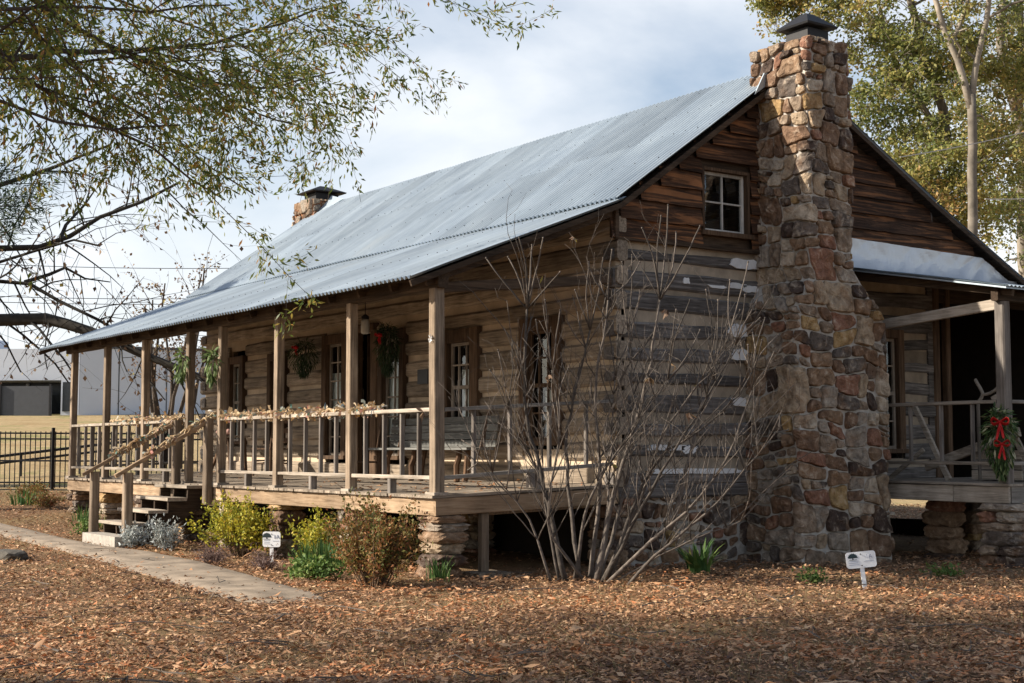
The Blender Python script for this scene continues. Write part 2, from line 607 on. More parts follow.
def ground_mat():
    m, t, bs, _ = mat_base('leaf_strewn_ground')
    g = t.nodes.new('ShaderNodeNewGeometry')
    P = g.outputs['Position']
    n1 = noise_node(t, 16, 8, 0.7, P)
    n2 = noise_node(t, 0.6, 4, 0.5, P)
    n3 = noise_node(t, 60, 5, 0.7, P)
    near = ramp_out(t, n1.outputs['Fac'], [(0.3, (0.08, 0.05, 0.03)), (0.5, (0.18, 0.11, 0.062)), (0.7, (0.30, 0.19, 0.105))])
    straw = ramp_out(t, n3.outputs['Fac'], [(0.3, (0.16, 0.11, 0.055)), (0.7, (0.34, 0.25, 0.13))])
    c1 = mixc(t, mapr(t, n2.outputs['Fac'], 0.45, 0.65, 0, 0.7), near, straw)
    # open field behind: short dry grass
    dv = t.nodes.new('ShaderNodeVectorMath')
    dv.operation = 'DOT_PRODUCT'
    dv.inputs[1].default_value = tuple(Fv)
    t.links.new(P, dv.inputs[0])
    base = CAM.dot(Fv)
    fld = mapr(t, dv.outputs['Value'], base + 29.5, base + 31, 0, 1)
    nf = noise_node(t, 0.33, 7, 0.65, P)
    nf2 = noise_node(t, 5, 6, 0.7, P)
    dry = ramp_out(t, nf.outputs['Fac'], [(0.35, (0.33, 0.235, 0.12)), (0.52, (0.40, 0.30, 0.165)), (0.62, (0.24, 0.22, 0.09)), (0.8, (0.36, 0.28, 0.15))])
    dry = mixc(t, 1.0, dry, ramp_out(t, nf2.outputs['Fac'], [(0.3, (0.7, 0.7, 0.7)), (0.7, (1.2, 1.2, 1.2))]), 'MULTIPLY')
    t.links.new(mixc(t, fld, c1, dry), bs.inputs['Base Color'])
    bs.inputs['Roughness'].default_value = 1.0
    bs.inputs['Specular IOR Level'].default_value = 0.1
    bump(t, n1.outputs['Fac'], bs, 0.8, 0.05)
    return m
M['ground'] = ground_mat()
M['litter'] = leafmat('fallen_leaves', [(0.0, (0.11, 0.06, 0.038)), (0.2, (0.22, 0.118, 0.066)), (0.45, (0.37, 0.195, 0.10)), (0.65, (0.49, 0.28, 0.15)),
                                        (0.88, (0.60, 0.40, 0.24)), (1.0, (0.46, 0.18, 0.075))], 0.1, 0.7, 0.5)
M['straw'] = leafmat('dry_grass_blades', [(0.0, (0.22, 0.15, 0.07)), (0.6, (0.42, 0.31, 0.16)), (0.93, (0.5, 0.39, 0.22)), (1.0, (0.16, 0.2, 0.06))], 0.2)
M['oak_leaf'] = leafmat('willow_oak_leaves', [(0.0, (0.07, 0.11, 0.025)), (0.45, (0.15, 0.19, 0.04)), (0.75, (0.26, 0.25, 0.05)), (0.92, (0.36, 0.26, 0.06)), (1.0, (0.36, 0.15, 0.05))], 0.45, 0.45)
M['oak_bark'] = plain('grey_brown_bark', (0.075, 0.058, 0.045), 0.95, var=0.4, nscale=14, bstr=0.6)
M['moss_bark'] = plain('dark_mossy_bark', (0.022, 0.019, 0.015), 0.95, var=0.5, nscale=6, bstr=0.7)
M['pale_bark'] = plain('pale_grey_bark', (0.19, 0.165, 0.135), 0.9, var=0.6, nscale=2.2, bstr=0.5)
M['shrub_bark'] = plain('pale_brown_stems', (0.10, 0.083, 0.07), 0.85, var=0.6, nscale=18, bstr=0.3)
M['autumn'] = leafmat('yellow_green_leaves', [(0.0, (0.09, 0.12, 0.04)), (0.4, (0.20, 0.225, 0.07)), (0.7, (0.36, 0.335, 0.11)), (0.9, (0.48, 0.40, 0.14)), (1.0, (0.46, 0.29, 0.12))], 0.45, 0.5, 0.35)
M['seed'] = leafmat('brown_seed_heads', [(0.0, (0.10, 0.06, 0.04)), (0.6, (0.22, 0.14, 0.09)), (0.9, (0.32, 0.22, 0.12)), (1.0, (0.4, 0.34, 0.08))], 0.2)
M['needle'] = leafmat('dark_evergreen_needles', [(0.0, (0.012, 0.026, 0.012)), (0.6, (0.03, 0.055, 0.022)), (1.0, (0.06, 0.085, 0.03))], 0.15)

# ------------------------------------------------------------------ the setting: ground and path
def make_ground():
    mb = MB()
    rings = [0.0]
    r = 1.0
    while r < 1500:
        rings.append(r)
        r *= 1.055 if r > 6 else 1.2
    na = 180
    vs = []
    for r in rings:
        for j in range(na):
            a = 2 * math.pi * j / na
            x = CAM.x + r * math.cos(a)
            y = CAM.y + r * math.sin(a)
            z = ground_z(x, y)
            if r < 60:
                z += 0.03 * mnoise.noise((x * 0.7, y * 0.7, 1)) + 0.012 * mnoise.noise((x * 2.5, y * 2.5, 4))
            vs.append((x, y, z))
    fs = []
    for i in range(len(rings) - 1):
        for j in range(na):
            j2 = (j + 1) % na
            fs.append((i * na + j, (i + 1) * na + j, (i + 1) * na + j2, i * na + j2))
    mb.add(vs, fs, 0.5)
    tag(mb.build('ground', M['ground'], None, True), kind='structure')
make_ground()

PATH_UP = [(-16, -1.9), (-13.5, -1.7), (-11.3, -1.55), (-9.9, -1.47), (-8.4, -1.45), (-6.7, -1.48), (-5.06, -1.15), (-3.17, -1.25), (-1.26, -1.5), (.54, -1.79), (1.6, -1.95)]
PATH_LO = [(-16, -3.0), (-13.5, -2.7), (-11, -2.4), (-9.08, -2.15), (-7.44, -2.1), (-6.04, -2.11), (-4.07, -2.3), (-2.12, -2.52), (.11, -2.75), (1.28, -2.72), (1.75, -2.3)]
def make_path():
    mb = MB()
    n = len(PATH_UP)
    vs, fs = [], []
    K = 6
    S = []
    for i in range(n - 1):
        for q in range(4):
            t = q / 4
            S.append((Vector(PATH_UP[i]).lerp(Vector(PATH_UP[i + 1]), t), Vector(PATH_LO[i]).lerp(Vector(PATH_LO[i + 1]), t)))
    S.append((Vector(PATH_UP[-1]), Vector(PATH_LO[-1])))
    for u, l in S:
        for k in range(K + 1):
            q = u.lerp(l, k / K)
            e = 0.04 * mnoise.noise((q.x * 2, q.y * 2, 9)) if k in (0, K) else 0
            z = ground_z(q.x, q.y) + 0.045 - .10 * sstep(.9, 1.75, q.x) + 0.012 * mnoise.noise((q.x * 0.8, q.y * 0.8, 2))
            if k in (0, K):
                z -= 0.07
            vs.append((q.x, q.y + e, z))
    for i in range(len(S) - 1):
        for k in range(K):
            a = i * (K + 1) + k
            fs.append((a, a + 1, a + K + 2, a + K + 1))
    mb.add(vs, fs, 0.5)
    tag(mb.build('path', M['concrete'], None, True), kind='structure')
make_path()

def in_path(x, y, pad=0.0):
    if x > 1.6 or x < -16:
        return False
    for i in range(len(PATH_UP) - 1):
        a, b = PATH_UP[i], PATH_UP[i + 1]
        if a[0] <= x <= b[0]:
            t = (x - a[0]) / (b[0] - a[0])
            yu = a[1] + (b[1] - a[1]) * t
            c, d = PATH_LO[i], PATH_LO[i + 1]
            yl = c[1] + (d[1] - c[1]) * t
            return yl + pad < y < yu - pad
    return False

# ------------------------------------------------------------------ rubble stonework
def clip_poly(poly, n, c):
    """keep the side where n.p <= c"""
    outp = []
    for i in range(len(poly)):
        p, q = poly[i], poly[(i + 1) % len(poly)]
        dp = n[0] * p[0] + n[1] * p[1] - c
        dq = n[0] * q[0] + n[1] * q[1] - c
        if dp <= 0:
            outp.append(p)
        if (dp < 0 < dq) or (dq < 0 < dp):
            t = dp / (dp - dq)
            outp.append((p[0] + (q[0] - p[0]) * t, p[1] + (q[1] - p[1]) * t))
    return outp

def rubble(mb, u0, u1, z0, z1, size, place, gap=0.022, bulge=0.045, inside=None, aspect=1.35, rr=None):
    """irregular stones fitted together on an unrolled face; place(u, z, off) -> point in space"""
    g = rr or rng
    cells = []
    def split(poly, target):
        us = [p[0] for p in poly]
        zz = [p[1] for p in poly]
        wd, ht = max(us) - min(us), max(zz) - min(zz)
        if wd * ht < target * g.uniform(.55, 2.0) and wd < ht * 2.2 and ht < wd * 1.45:
            cells.append(poly)
            return
        if min(wd, ht) < size * .22:
            cells.append(poly)
            return
        t = g.uniform(.34, .66)
        if wd > ht * 1.35 * g.uniform(.75, 1.4):
            a = g.gauss(0, .17)
            n = (math.cos(a), math.sin(a))
        else:
            a = g.gauss(0, .10)
            n = (math.sin(a), math.cos(a))
        q = (min(us) + wd * t, min(zz) + ht * t)
        c = n[0] * q[0] + n[1] * q[1]
        k = g.uniform(.75, 1.35)
        for pl in (clip_poly(poly, n, c), clip_poly(poly, (-n[0], -n[1]), -c)):
            if len(pl) >= 3:
                split(pl, target * k)
    split([(u0, z0), (u1, z0), (u1, z1), (u0, z1)], size * size * aspect)
    wo = g.uniform(0, 300)
    def warp(p):
        e = min(1, (p[0] - u0) * 6, (u1 - p[0]) * 6, (p[1] - z0) * 6, (z1 - p[1]) * 6)
        return (p[0] + e * .07 * mnoise.noise((p[0] * 2.2, p[1] * 2.2, wo)), p[1] + e * .09 * mnoise.noise((p[0] * 1.8, p[1] * 1.8, wo + 50)))
    for poly in cells:
        m0 = (sum(p[0] for p in poly) / len(poly), sum(p[1] for p in poly) / len(poly))
        if inside and not inside(*m0):
            continue
        poly2 = []
        for a in range(len(poly)):
            p, q = poly[a], poly[(a + 1) % len(poly)]
            for b in range(3):
                poly2.append(warp((p[0] + (q[0] - p[0]) * b / 3, p[1] + (q[1] - p[1]) * b / 3)))
        poly = poly2
        cx = sum(p[0] for p in poly) / len(poly)
        cz = sum(p[1] for p in poly) / len(poly)
        # round the corners, then shrink by the joint
        pts = []
        for a in range(len(poly)):
            p, q = poly[a], poly[(a + 1) % len(poly)]
            ln = math.hypot(q[0] - p[0], q[1] - p[1])
            k = max(1, int(ln / (size * 0.17)))
            for b in range(k):
                pts.append((p[0] + (q[0] - p[0]) * b / k, p[1] + (q[1] - p[1]) * b / k))
        for _ in range(1):
            m = len(pts)
            pts = [((pts[(a - 1) % m][0] + 2 * pts[a][0] + pts[(a + 1) % m][0]) / 4, (pts[(a - 1) % m][1] + 2 * pts[a][1] + pts[(a + 1) % m][1]) / 4) for a in range(m)]
        if len(pts) < 5:
            continue
        ex = max(p[0] for p in pts) - min(p[0] for p in pts)
        ez = max(p[1] for p in pts) - min(p[1] for p in pts)
        if min(ex, ez) < 0.05:
            continue
        o = g.uniform(0, 900)
        def shrink(f, gp):
            res = []
            for p in pts:
                dx, dz = p[0] - cx, p[1] - cz
                d = math.hypot(dx, dz)
                k = max(0.05, (d - gp) / max(d, 1e-5)) * f
                wv = 1 + 0.13 * mnoise.noise((p[0] * 8 + o, p[1] * 8, o)) + .05 * mnoise.noise((p[0] * 22 + o, p[1] * 22, o))
                res.append((cx + dx * k * wv, cz + dz * k * wv))
            return res
        bl = bulge * g.uniform(0.45, 1.6)
        tilt = (g.uniform(-.16, .16), g.uniform(-.2, .2))
        layers = [(1.0, gap * 0.6, -0.045, 0), (0.99, gap * .8, 0.5 * bl, .5), (0.94, gap * .9, 0.92 * bl, 1), (0.80, gap, 1.0 * bl, 1), (0.58, gap, 1.0 * bl, 1), (0.36, gap, 1.02 * bl, 1), (0.16, gap, 1.02 * bl, 1)]
        vs = []
        for f, gp, off, tk in layers:
            for (pu, pz) in shrink(f, gp):
                off2 = off + tk * (tilt[0] * (pu - cx) * .5 + tilt[1] * (pz - cz) * .5 + 0.030 * mnoise.noise((pu * 8 + o, pz * 8, o)) + 0.010 * mnoise.noise((pu * 24 + o, pz * 24, o)))
                vs.append(place(pu, pz, off2))
        vs.append(place(cx, cz, 1.03 * bl))
        n = len(pts)
        fs = []
        for a in range(len(layers) - 1):
            for b in range(n):
                b2 = (b + 1) % n
                fs.append((a * n + b, a * n + b2, (a + 1) * n + b2, (a + 1) * n + b))
        last = (len(layers) - 1) * n
        for b in range(n):
            fs.append((last + b, last + (b + 1) % n, len(layers) * n))
        mb.add(vs, fs, g.random())

def stone_pier(parent, cx, cy, z0, z1, sx, sy, label=None):
    mb = MB()
    z = z0 - 0.08
    while z < z1 - 0.02:
        h = min(rng.uniform(0.09, 0.2), z1 - z)
        if z1 - z - h < 0.07:
            h = z1 - z
        k = rng.uniform(0.92, 1.06)
        if rng.random() < 0.45:
            sp = rng.uniform(-.15, .15) * sx
            mb.rock((cx - sx * .26 + sp * .4, cy + rng.uniform(-.02, .02), z + h / 2), sx * .30 * k, sy * .56 * k, h * .62, sub=3, blk=.85)
            mb.rock((cx + sx * .26 + sp * .4, cy + rng.uniform(-.02, .02), z + h / 2), sx * .30 * k, sy * .56 * k, h * .60, sub=3, blk=.85)
        else:
            mb.rock((cx + rng.uniform(-.03, .03), cy + rng.uniform(-.03, .03), z + h / 2), sx * .58 * k, sy * .58 * k, h * .62, sub=3, blk=.85)
        z += h
    return mb.build('stone_pier', M['stone'], parent, False)

# ------------------------------------------------------------------ the cabin
X0, X1 = -12.5, 0.0          # log walls along the porch
YF, YR = 2.48, 8.3           # front and rear log wall
A_, B_, RG, D_, E_ = (-0.45, 3.23), (2.45, 4.36), (5.36, 6.42), (8.2, 4.9), (11.2, 3.44)
PROFILE = [A_, B_, RG, D_, E_]
RX0, RX1 = -13.17, 0.2
def roof_z(y):
    for a, b in zip(PROFILE[:-1], PROFILE[1:]):
        if a[0] <= y <= b[0]:
            return a[1] + (b[1] - a[1]) * (y - a[0]) / (b[0] - a[0])
    return -9
cabin = thing('log_cabin', (-6.2, 4.0, 0), 'old log cabin with long front porch, grey metal roof and tall rubble stone chimney', 'log cabin')
def deck_z(y):
    return 0.90 + 0.036 * max(0, y)

# --- roof
def corrugated(name, y0, z0, y1, z1, xa, xb, rows=8, lift=0.0, sag=0.008, amp=0.020, pitch=0.092):
    mb = MB()
    per = 6
    nx = int((xb - xa) / pitch * per)
    dy, dz = y1 - y0, z1 - z0
    ln = math.hypot(dy, dz)
    ny_, nz_ = -dz / ln, dy / ln
    if nz_ < 0:
        ny_, nz_ = -ny_, -nz_
    # sheets 0.66 m wide, each with its own shade
    vs = []
    for i in range(nx + 1):
        x = xa + (xb - xa) * i / nx
        h0 = amp * math.cos(2 * math.pi * i / per)
        for j in range(rows + 1):
            t = j / rows
            s = sag * (mnoise.noise((x * 0.35, t * 1.6, z0)) + .5 * mnoise.noise((x * 1.1, t * 2, z0 + 5))) * 1.6
            h = h0 + s + lift
            vs.append((x, y0 + dy * t + ny_ * h, z0 + dz * t + nz_ * h))
    b = len(mb.v)
    mb.v.extend(vs)
    sheet = {}
    for i in range(nx):
        k = int((i / per) * pitch / 0.66)
        for j in range(rows):
            kk = (k, j * 2 // rows if rows > 4 else 0)
            if kk not in sheet:
                sheet[kk] = rng.random()
            a = b + i * (rows + 1) + j
            mb.f.append((a, a + rows + 1, a + rows + 2, a + 1))
            mb.r.append(sheet[kk])
    return mb.build(name, M['roof'], cabin, True)
def along(a, b, t):
    return (a[0] + (b[0] - a[0]) * t, a[1] + (b[1] - a[1]) * t)
e1 = along(A_, B_, 1.02)
corrugated('porch_roof', A_[0], A_[1], e1[0], e1[1], RX0, RX1, rows=4)
b2 = along(RG, B_, 1.02)
corrugated('main_roof', b2[0], b2[1], RG[0], RG[1], RX0, RX1, rows=6, lift=0.05)
corrugated('rear_roof', RG[0], RG[1], D_[0], D_[1], RX0, RX1, rows=4)
corrugated('rear_porch_roof', D_[0], D_[1] - 0.02, E_[0], E_[1] - 0.02, RX0, RX1, rows=4)
mb = MB()
# ridge cap: folded strip sagging with the ridge
vs, fs = [], []
for i in range(31):
    x = RX0 + (RX1 - RX0) * i / 30
    dz = 0.012 * mnoise.noise((x * .5, 0, 3))
    vs += [(x, RG[0] - .17, RG[1] - .085 + dz), (x, RG[0] - .03, RG[1] + .035 + dz), (x, RG[0] + .03, RG[1] + .035 + dz), (x, RG[0] + .17, RG[1] - .055 + dz)]
for i in range(30):
    for k in range(3):
        fs.append((i * 4 + k, (i + 1) * 4 + k, (i + 1) * 4 + k + 1, i * 4 + k + 1))
mb.add(vs, fs, .6)
mb.build('ridge_cap', M['roof'], cabin, True)
mb = MB()                    # nail heads along the sheets
for (a, b, lf) in ((A_, e1, 0.012), (b2, RG, 0.062)):
    for t in (0.12, 0.5, 0.88) if a is A_ else (0.08, 0.3, 0.52, 0.74, 0.95):
        y, z = along(a, b, t)
        x = RX0 + 0.1
        while x < RX1:
            n = Vector((0, -(b[1] - a[1]), b[0] - a[0])).normalized()
            p = Vector((x, y, z)) + n * lf
            mb.tube([p, p + n * 0.009], [0.007, 0.005], 5, True, 0.1)
            x += 0.228
mb.build('roof_nail', M['black_metal'], cabin)['kind'] = 'stuff'
# underside boards and rafters
mb = MB()
for (a, b) in zip(PROFILE[:-1], PROFILE[1:]):
    n = max(2, int(math.dist(a, b) / 0.2))
    for i in range(n):
        p, q = along(a, b, (i + .04) / n), along(a, b, (i + .93) / n)
        if p[0] < -.3:
            continue
        mb.prism([(RX0 + .03, p[0], p[1] - .05), (RX1 - .03, p[0], p[1] - .05), (RX1 - .03, q[0], q[1] - .05), (RX0 + .03, q[0], q[1] - .05)], (0, 0, -.022))
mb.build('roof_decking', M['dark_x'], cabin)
x = RX0 + 0.25
while x < RX1 - .1:
    mb = MB()
    mb.beam((x, -.16, A_[1] + .113 - .125), (x, B_[0], B_[1] - .13), .05, .10, jit=.006)
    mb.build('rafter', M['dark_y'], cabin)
    x += 0.76
for xe in (RX1 - .02, RX0 + .02):
    mb = MB()
    for (a, b) in zip(PROFILE[:-1], PROFILE[1:]):
        mb.beam((xe, a[0], a[1] - .07), (xe, b[0], b[1] - .07), .028, .065, jit=.005)
    mb.build('rake_board', M['dark_y'], cabin)
mb = MB()
mb.beam((X0 - .3, 0, 3.23), (X1 + .12, 0, 3.23), .13, .17, jit=.008)
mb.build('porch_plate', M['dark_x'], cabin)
mb = MB()                    # tie beam over the open end of the porch
mb.beam((-.03, .08, 3.17), (-.03, 2.42, 3.42), .09, .12, jit=.01)
mb.build('tie_beam', M['dark_y'], cabin)

# --- log walls
FRONT_OPEN = [(-11.27, -10.57, 1.50, 3.09), (-9.55, -8.85, 1.50, 3.06), (-7.49, -6.66, 1.25, 3.24), (-6.47, -5.76, 0.98, 3.21), (-5.64, -4.88, 1.25, 3.19), (-3.86, -2.91, 1.58, 3.07), (-1.92, -1.04, 1.45, 3.08)]
def spans(a, b, z0, z1, opens):
    cuts = sorted((o[0], o[1]) for o in opens if min(z1, o[3]) - max(z0, o[2]) > 0.03)
    res = []
    p = a
    for c, d in cuts:
        if c > p:
            res.append((p, c))
        p = max(p, d)
    if p < b:
        res.append((p, b))
    return res
PITCHZ = 0.30
mb = MB()
mc = MB()
z = 0.96
k = 0
while z < 4.1:
    for (a, b) in spans(X0 - .12, X1 + .05, z, z + .24, FRONT_OPEN):
        mb.beam((a, YF + .07 + rng.uniform(-.012, .012), z + .12), (b, YF + .07 + rng.uniform(-.012, .012), z + .12), .17, .225 + rng.uniform(-.03, .025), jit=.022, ch=.2)
    z += PITCHZ
z = 0.80
while z < 4.15:
    for (a, b) in spans(X0 + .02, X1 - .03, z + .02, z + PITCHZ - .02, FRONT_OPEN):
        mc.box((a, YF + .035, z), (b, YF + .12, z + PITCHZ), rng.random())
    z += PITCHZ
mb.build('front_log_wall', M['log_front'], cabin)
mc.build('front_chinking', M['chink_front'], cabin)
GABLE_OPEN = [(7.02, 7.62, 1.35, 3.06)]
def gable_logs(xw, sgn, ym, name, opens):
    mb, mc = MB(), MB()
    z = 0.98 - 0.02
    i = 0
    while z < 3.9:
        for (a, b) in spans(YF - .04, ym, z, z + .2, opens):
            mb.beam((xw - sgn * .08 + rng.uniform(-.01, .01), a, z + .1 + rng.uniform(-.03, .03)), (xw - sgn * .08 + rng.uniform(-.01, .01), b, z + .1 + rng.uniform(-.03, .03)), .17, .18 + rng.uniform(-.05, .045), jit=.03, ch=.14)
        z += PITCHZ
    z = 0.98
    while z < 3.95:
        for (a, b) in spans(YF + .17, ym - .05, z + .01, z + PITCHZ - .01, opens):
            mc.box((xw - .045 if sgn > 0 else xw - 0.03, a, z), (xw - .0 - .03 if sgn > 0 else xw + .045, b, min(z + PITCHZ, 3.95)), rng.random())
        z += PITCHZ
    mb.build(name, M['log_gable'], cabin)
    mc.build(name.replace('log_wall', 'chinking'), M['chink_gable'], cabin)
gable_logs(X1, 1, YR, 'gable_log_wall', GABLE_OPEN)
gable_logs(X0, -1, YR, 'far_gable_log_wall', [])
mb = MB()
z = .96
while z < 4.6:
    mb.beam((X0, YR - .06, z + .14), (X1, YR - .06, z + .14), .15, .31, jit=.01)
    z += .3
mb.build('rear_log_wall', M['log_gable'], cabin)
# white repair mortar on the gable, by the chimney
def blob(y0, y1, z0, z1, x=-.028, t=.05):
    mb = MB()
    n = 18
    poly = []
    for i in range(n):
        a = 2 * math.pi * i / n
        rr_ = rng.uniform(.72, 1.12)
        cx_, cz_ = math.cos(a), math.sin(a)
        kk = 1 / max(abs(cx_), abs(cz_)) ** .7
        poly.append((x, (y0 + y1) / 2 + cx_ * kk * rr_ * (y1 - y0) / 2, (z0 + z1) / 2 + cz_ * kk * rr_ * (z1 - z0) / 2))
    mb.prism(poly, (t, 0, 0))
    mb.build('repair_mortar', M['chink_white'], cabin)
for q in ((4.36, 4.86, 3.70, 3.83), (3.95, 4.30, 3.42, 3.46), (4.30, 4.62, 3.44, 3.51), (4.55, 4.85, 3.40, 3.50), (4.30, 4.66, 2.81, 2.99), (4.36, 4.68, 2.52, 2.68), (3.55, 3.66, 3.44, 3.52),
          (2.95, 3.6, 1.38, 1.46), (3.5, 3.75, 1.34, 1.45), (3.0, 4.5, 1.10, 1.17), (4.35, 4.6, 1.94, 2.06)):
    blob(*q)

# --- gable siding of rough slabs
def siding(xw, sgn):
    mb = MB()
    z = 3.93
    while z < 6.3:
        h = rng.uniform(.17, .26)
        zz = z + h * .5
        ys = [y for y in np.arange(2.4, 10.6, .02) if roof_z(y) - .13 > zz]
        if len(ys) < 8:
            break
        cuts = [ys[0], 4.93, ys[-1]] if ys[0] < 4.7 else [ys[0], ys[-1]]
        for a, b in zip(cuts[:-1], cuts[1:]):
            segs = [(a, b)]
            if z + h > 4.06 and z < 4.98 and a < 3.9 and sgn > 0:
                segs = [(a, 3.86), (4.70, b)] if b > 4.72 else [(a, 3.86)]
            for (c, d) in segs:
                if d - c < .05:
                    continue
                n = max(2, int((d - c) / .12))
                o = rng.uniform(0, 99)
                vs, fs = [], []
                for i in range(n + 1):
                    y = c + (d - c) * i / n
                    wv = .016 * mnoise.noise((y * 1.5, o, 0)) + .012 * mnoise.noise((y * 6, o, 2))
                    vs += [(xw + sgn * .012, y, z + h + .02), (xw + sgn * (.06 + .008 * mnoise.noise((y * 3, o, 7))), y, z + wv), (xw + sgn * .02, y, z + wv)]
                for i in range(n):
                    fs += [(i * 3, i * 3 + 1, i * 3 + 4, i * 3 + 3), (i * 3 + 1, i * 3 + 2, i * 3 + 5, i * 3 + 4)]
                mb.add(vs, fs)
        z += h
    mb.build('gable_siding', M['siding'], cabin)
    mk = MB()
    poly = [(xw - .02 * sgn, 2.44, 3.93)] + [(xw - .02 * sgn, y, roof_z(y) - .08) for y in (2.45, RG[0], D_[0], 10.6)] + [(xw - .02 * sgn, 10.6, 3.6), (xw - .02 * sgn, 8.4, 3.6), (xw - .02 * sgn, 8.4, 3.93)]
    if sgn > 0:
        # leave the attic window open: frame the hole from four pieces
        def pc(y0, y1, zlo, zhi_f):
            ys_ = np.linspace(y0, y1, 12)
            pl = [(xw - .02, y0, zlo), (xw - .02, y1, zlo)] + [(xw - .02, y, zhi_f(y)) for y in ys_[::-1]]
            mk.prism(pl, (-.02, 0, 0))
        pc(2.44, 3.88, 3.93, lambda y: roof_z(max(y, 2.45)) - .08)
        pc(3.88, 4.68, 3.93, lambda y: 4.09)
        pc(3.88, 4.68, 4.94, lambda y: roof_z(y) - .08)
        pc(4.68, 8.4, 3.93, lambda y: roof_z(y) - .08)
        pc(8.4, 10.6, 3.5, lambda y: roof_z(y) - .08)
    else:
        mk.prism(poly, (.02, 0, 0))
    mk.build('gable_backing', M['dark_y'], cabin)
siding(X1, 1)
siding(X0, -1)
mb = MB()
mb.beam((X1 + .035, YF - .02, 3.93), (X1 + .035, 4.9, 3.93), .05, .06, jit=.005)
mb.beam((X1 + .03, YF - .01, 3.92), (X1 + .03, YF - .01, 4.28), .06, .09, jit=.005)
mb.build('gable_trim', M['dark_y'], cabin)

# --- windows
def window(wall, a, b, z0, z1, cas, cols, rows, curtain=None, light=False, meet=True):
    """wall 'front': a..b along X at YF; wall 'gable': a..b along Y at X1. casing > sash, pane, curtain"""
    if wall == 'front':
        def P(u, z, o): return (u, YF - .03 - o, z)
        axu, axz = M['dark_x'], M['dark_z']
    else:
        def P(u, z, o): return (X1 + o, u, z)
        axu, axz = M['dark_y'], M['dark_z']
    up = (0, -1, 0) if wall == 'front' else (1, 0, 0)
    mb = MB()
    c = cas
    dpt = .17
    def bar(m, u0, zz0, u1, zz1, wd, dp, o):
        m.beam(P(u0, zz0, o), P(u1, zz1, o), wd, dp, up=up, ch=.06, jit=0)
    bar(mb, a + c / 2, z0, a + c / 2, z1, c, dpt, -.05)
    bar(mb, b - c / 2, z0, b - c / 2, z1, c, dpt, -.05)
    bar(mb, a + c, z1 - c / 2, b - c, z1 - c / 2, c, dpt - .006, -.05)
    bar(mb, a - .03, z0 + .03, b + .03, z0 + .03, .06, dpt + .06, -.04)
    win = mb.build('window', axz, cabin)
    ia, ib, iz0, iz1 = a + c, b - c, z0 + .06, z1 - c
    sb = MB()
    mw = .042
    bar(sb, ia + mw / 2, iz0, ia + mw / 2, iz1, mw, .035, -.06)
    bar(sb, ib - mw / 2, iz0, ib - mw / 2, iz1, mw, .035, -.06)
    bar(sb, ia + mw, iz0 + mw / 2, ib - mw, iz0 + mw / 2, mw, .033, -.06)
    bar(sb, ia + mw, iz1 - mw / 2, ib - mw, iz1 - mw / 2, mw, .033, -.06)
    for i in range(1, cols):
        u = ia + (ib - ia) * i / cols
        bar(sb, u, iz0 + mw, u, iz1 - mw, .022, .028, -.06)
    for j in range(1, rows):
        zz = iz0 + (iz1 - iz0) * j / rows
        wdt = .05 if (meet and j == rows // 2) else .022
        bar(sb, ia + mw, zz, ib - mw, zz, wdt, .025 if wdt < .04 else .04, -.059)
    sb.build('sash', M['pale_sash'] if light else M['dark_z'] if light is None else M['sash'], win)
    gb = MB()
    for i in range(cols):
        for j in range(rows):
            u0, u1 = ia + (ib - ia) * i / cols, ia + (ib - ia) * (i + 1) / cols
            zz0, zz1 = iz0 + (iz1 - iz0) * j / rows, iz0 + (iz1 - iz0) * (j + 1) / rows
            o = [-.072 + rng.uniform(-.004, .004) for _ in range(4)]
            gb.add([P(u0, zz0, o[0]), P(u1, zz0, o[1]), P(u1, zz1, o[2]), P(u0, zz1, o[3])], [(0, 1, 2, 3)])
    gb.build('pane', M['glass'], win)
    if curtain:
        for (cu0, cu1, cz0, cz1) in curtain:
            cb = MB()
            n = 26
            vs, fs = [], []
            for i in range(n + 1):
                u = ia + (ib - ia) * (cu0 + (cu1 - cu0) * i / n)
                for zt in (cz0, (cz0 + cz1) / 2, cz1):
                    zz = iz0 + (iz1 - iz0) * zt
                    vs.append(P(u, zz, -.112 + .010 * math.sin(i * 1.3 + zt * 2) + .01 * mnoise.noise((u * 4, zz, 0))))
            for i in range(n):
                for k in range(2):
                    fs.append((i * 3 + k, (i + 1) * 3 + k, (i + 1) * 3 + k + 1, i * 3 + k + 1))
            cb.add(vs, fs, .5)
            cb.build('curtain', M['curtain'], win, True)
    return win
def fo(i): return FRONT_OPEN[i]
window('front', *fo(0), .13, 2, 4, [(0.05, .95, 0, .95)])
window('front', *fo(1), .13, 2, 4, [(0.0, .4, 0, 1)])
window('front', *fo(2), .15, 2, 6, [(0.0, 1, 0.30, .74)], meet=False)
window('front', *fo(4), .13, 2, 6, [(0.0, 1, 0.1, .80)], meet=False)
window('front', *fo(5), .19, 3, 4, [(0.34, 1, 0, .70)])
window('front', *fo(6), .16, 3, 4, [(0.45, 1, 0.0, .45)], light=None)
window('gable', 3.87, 4.69, 4.08, 4.95, .04, 2, 2, None, light=True, meet=False)
window('gable', *GABLE_OPEN[0], .12, 2, 4, None)

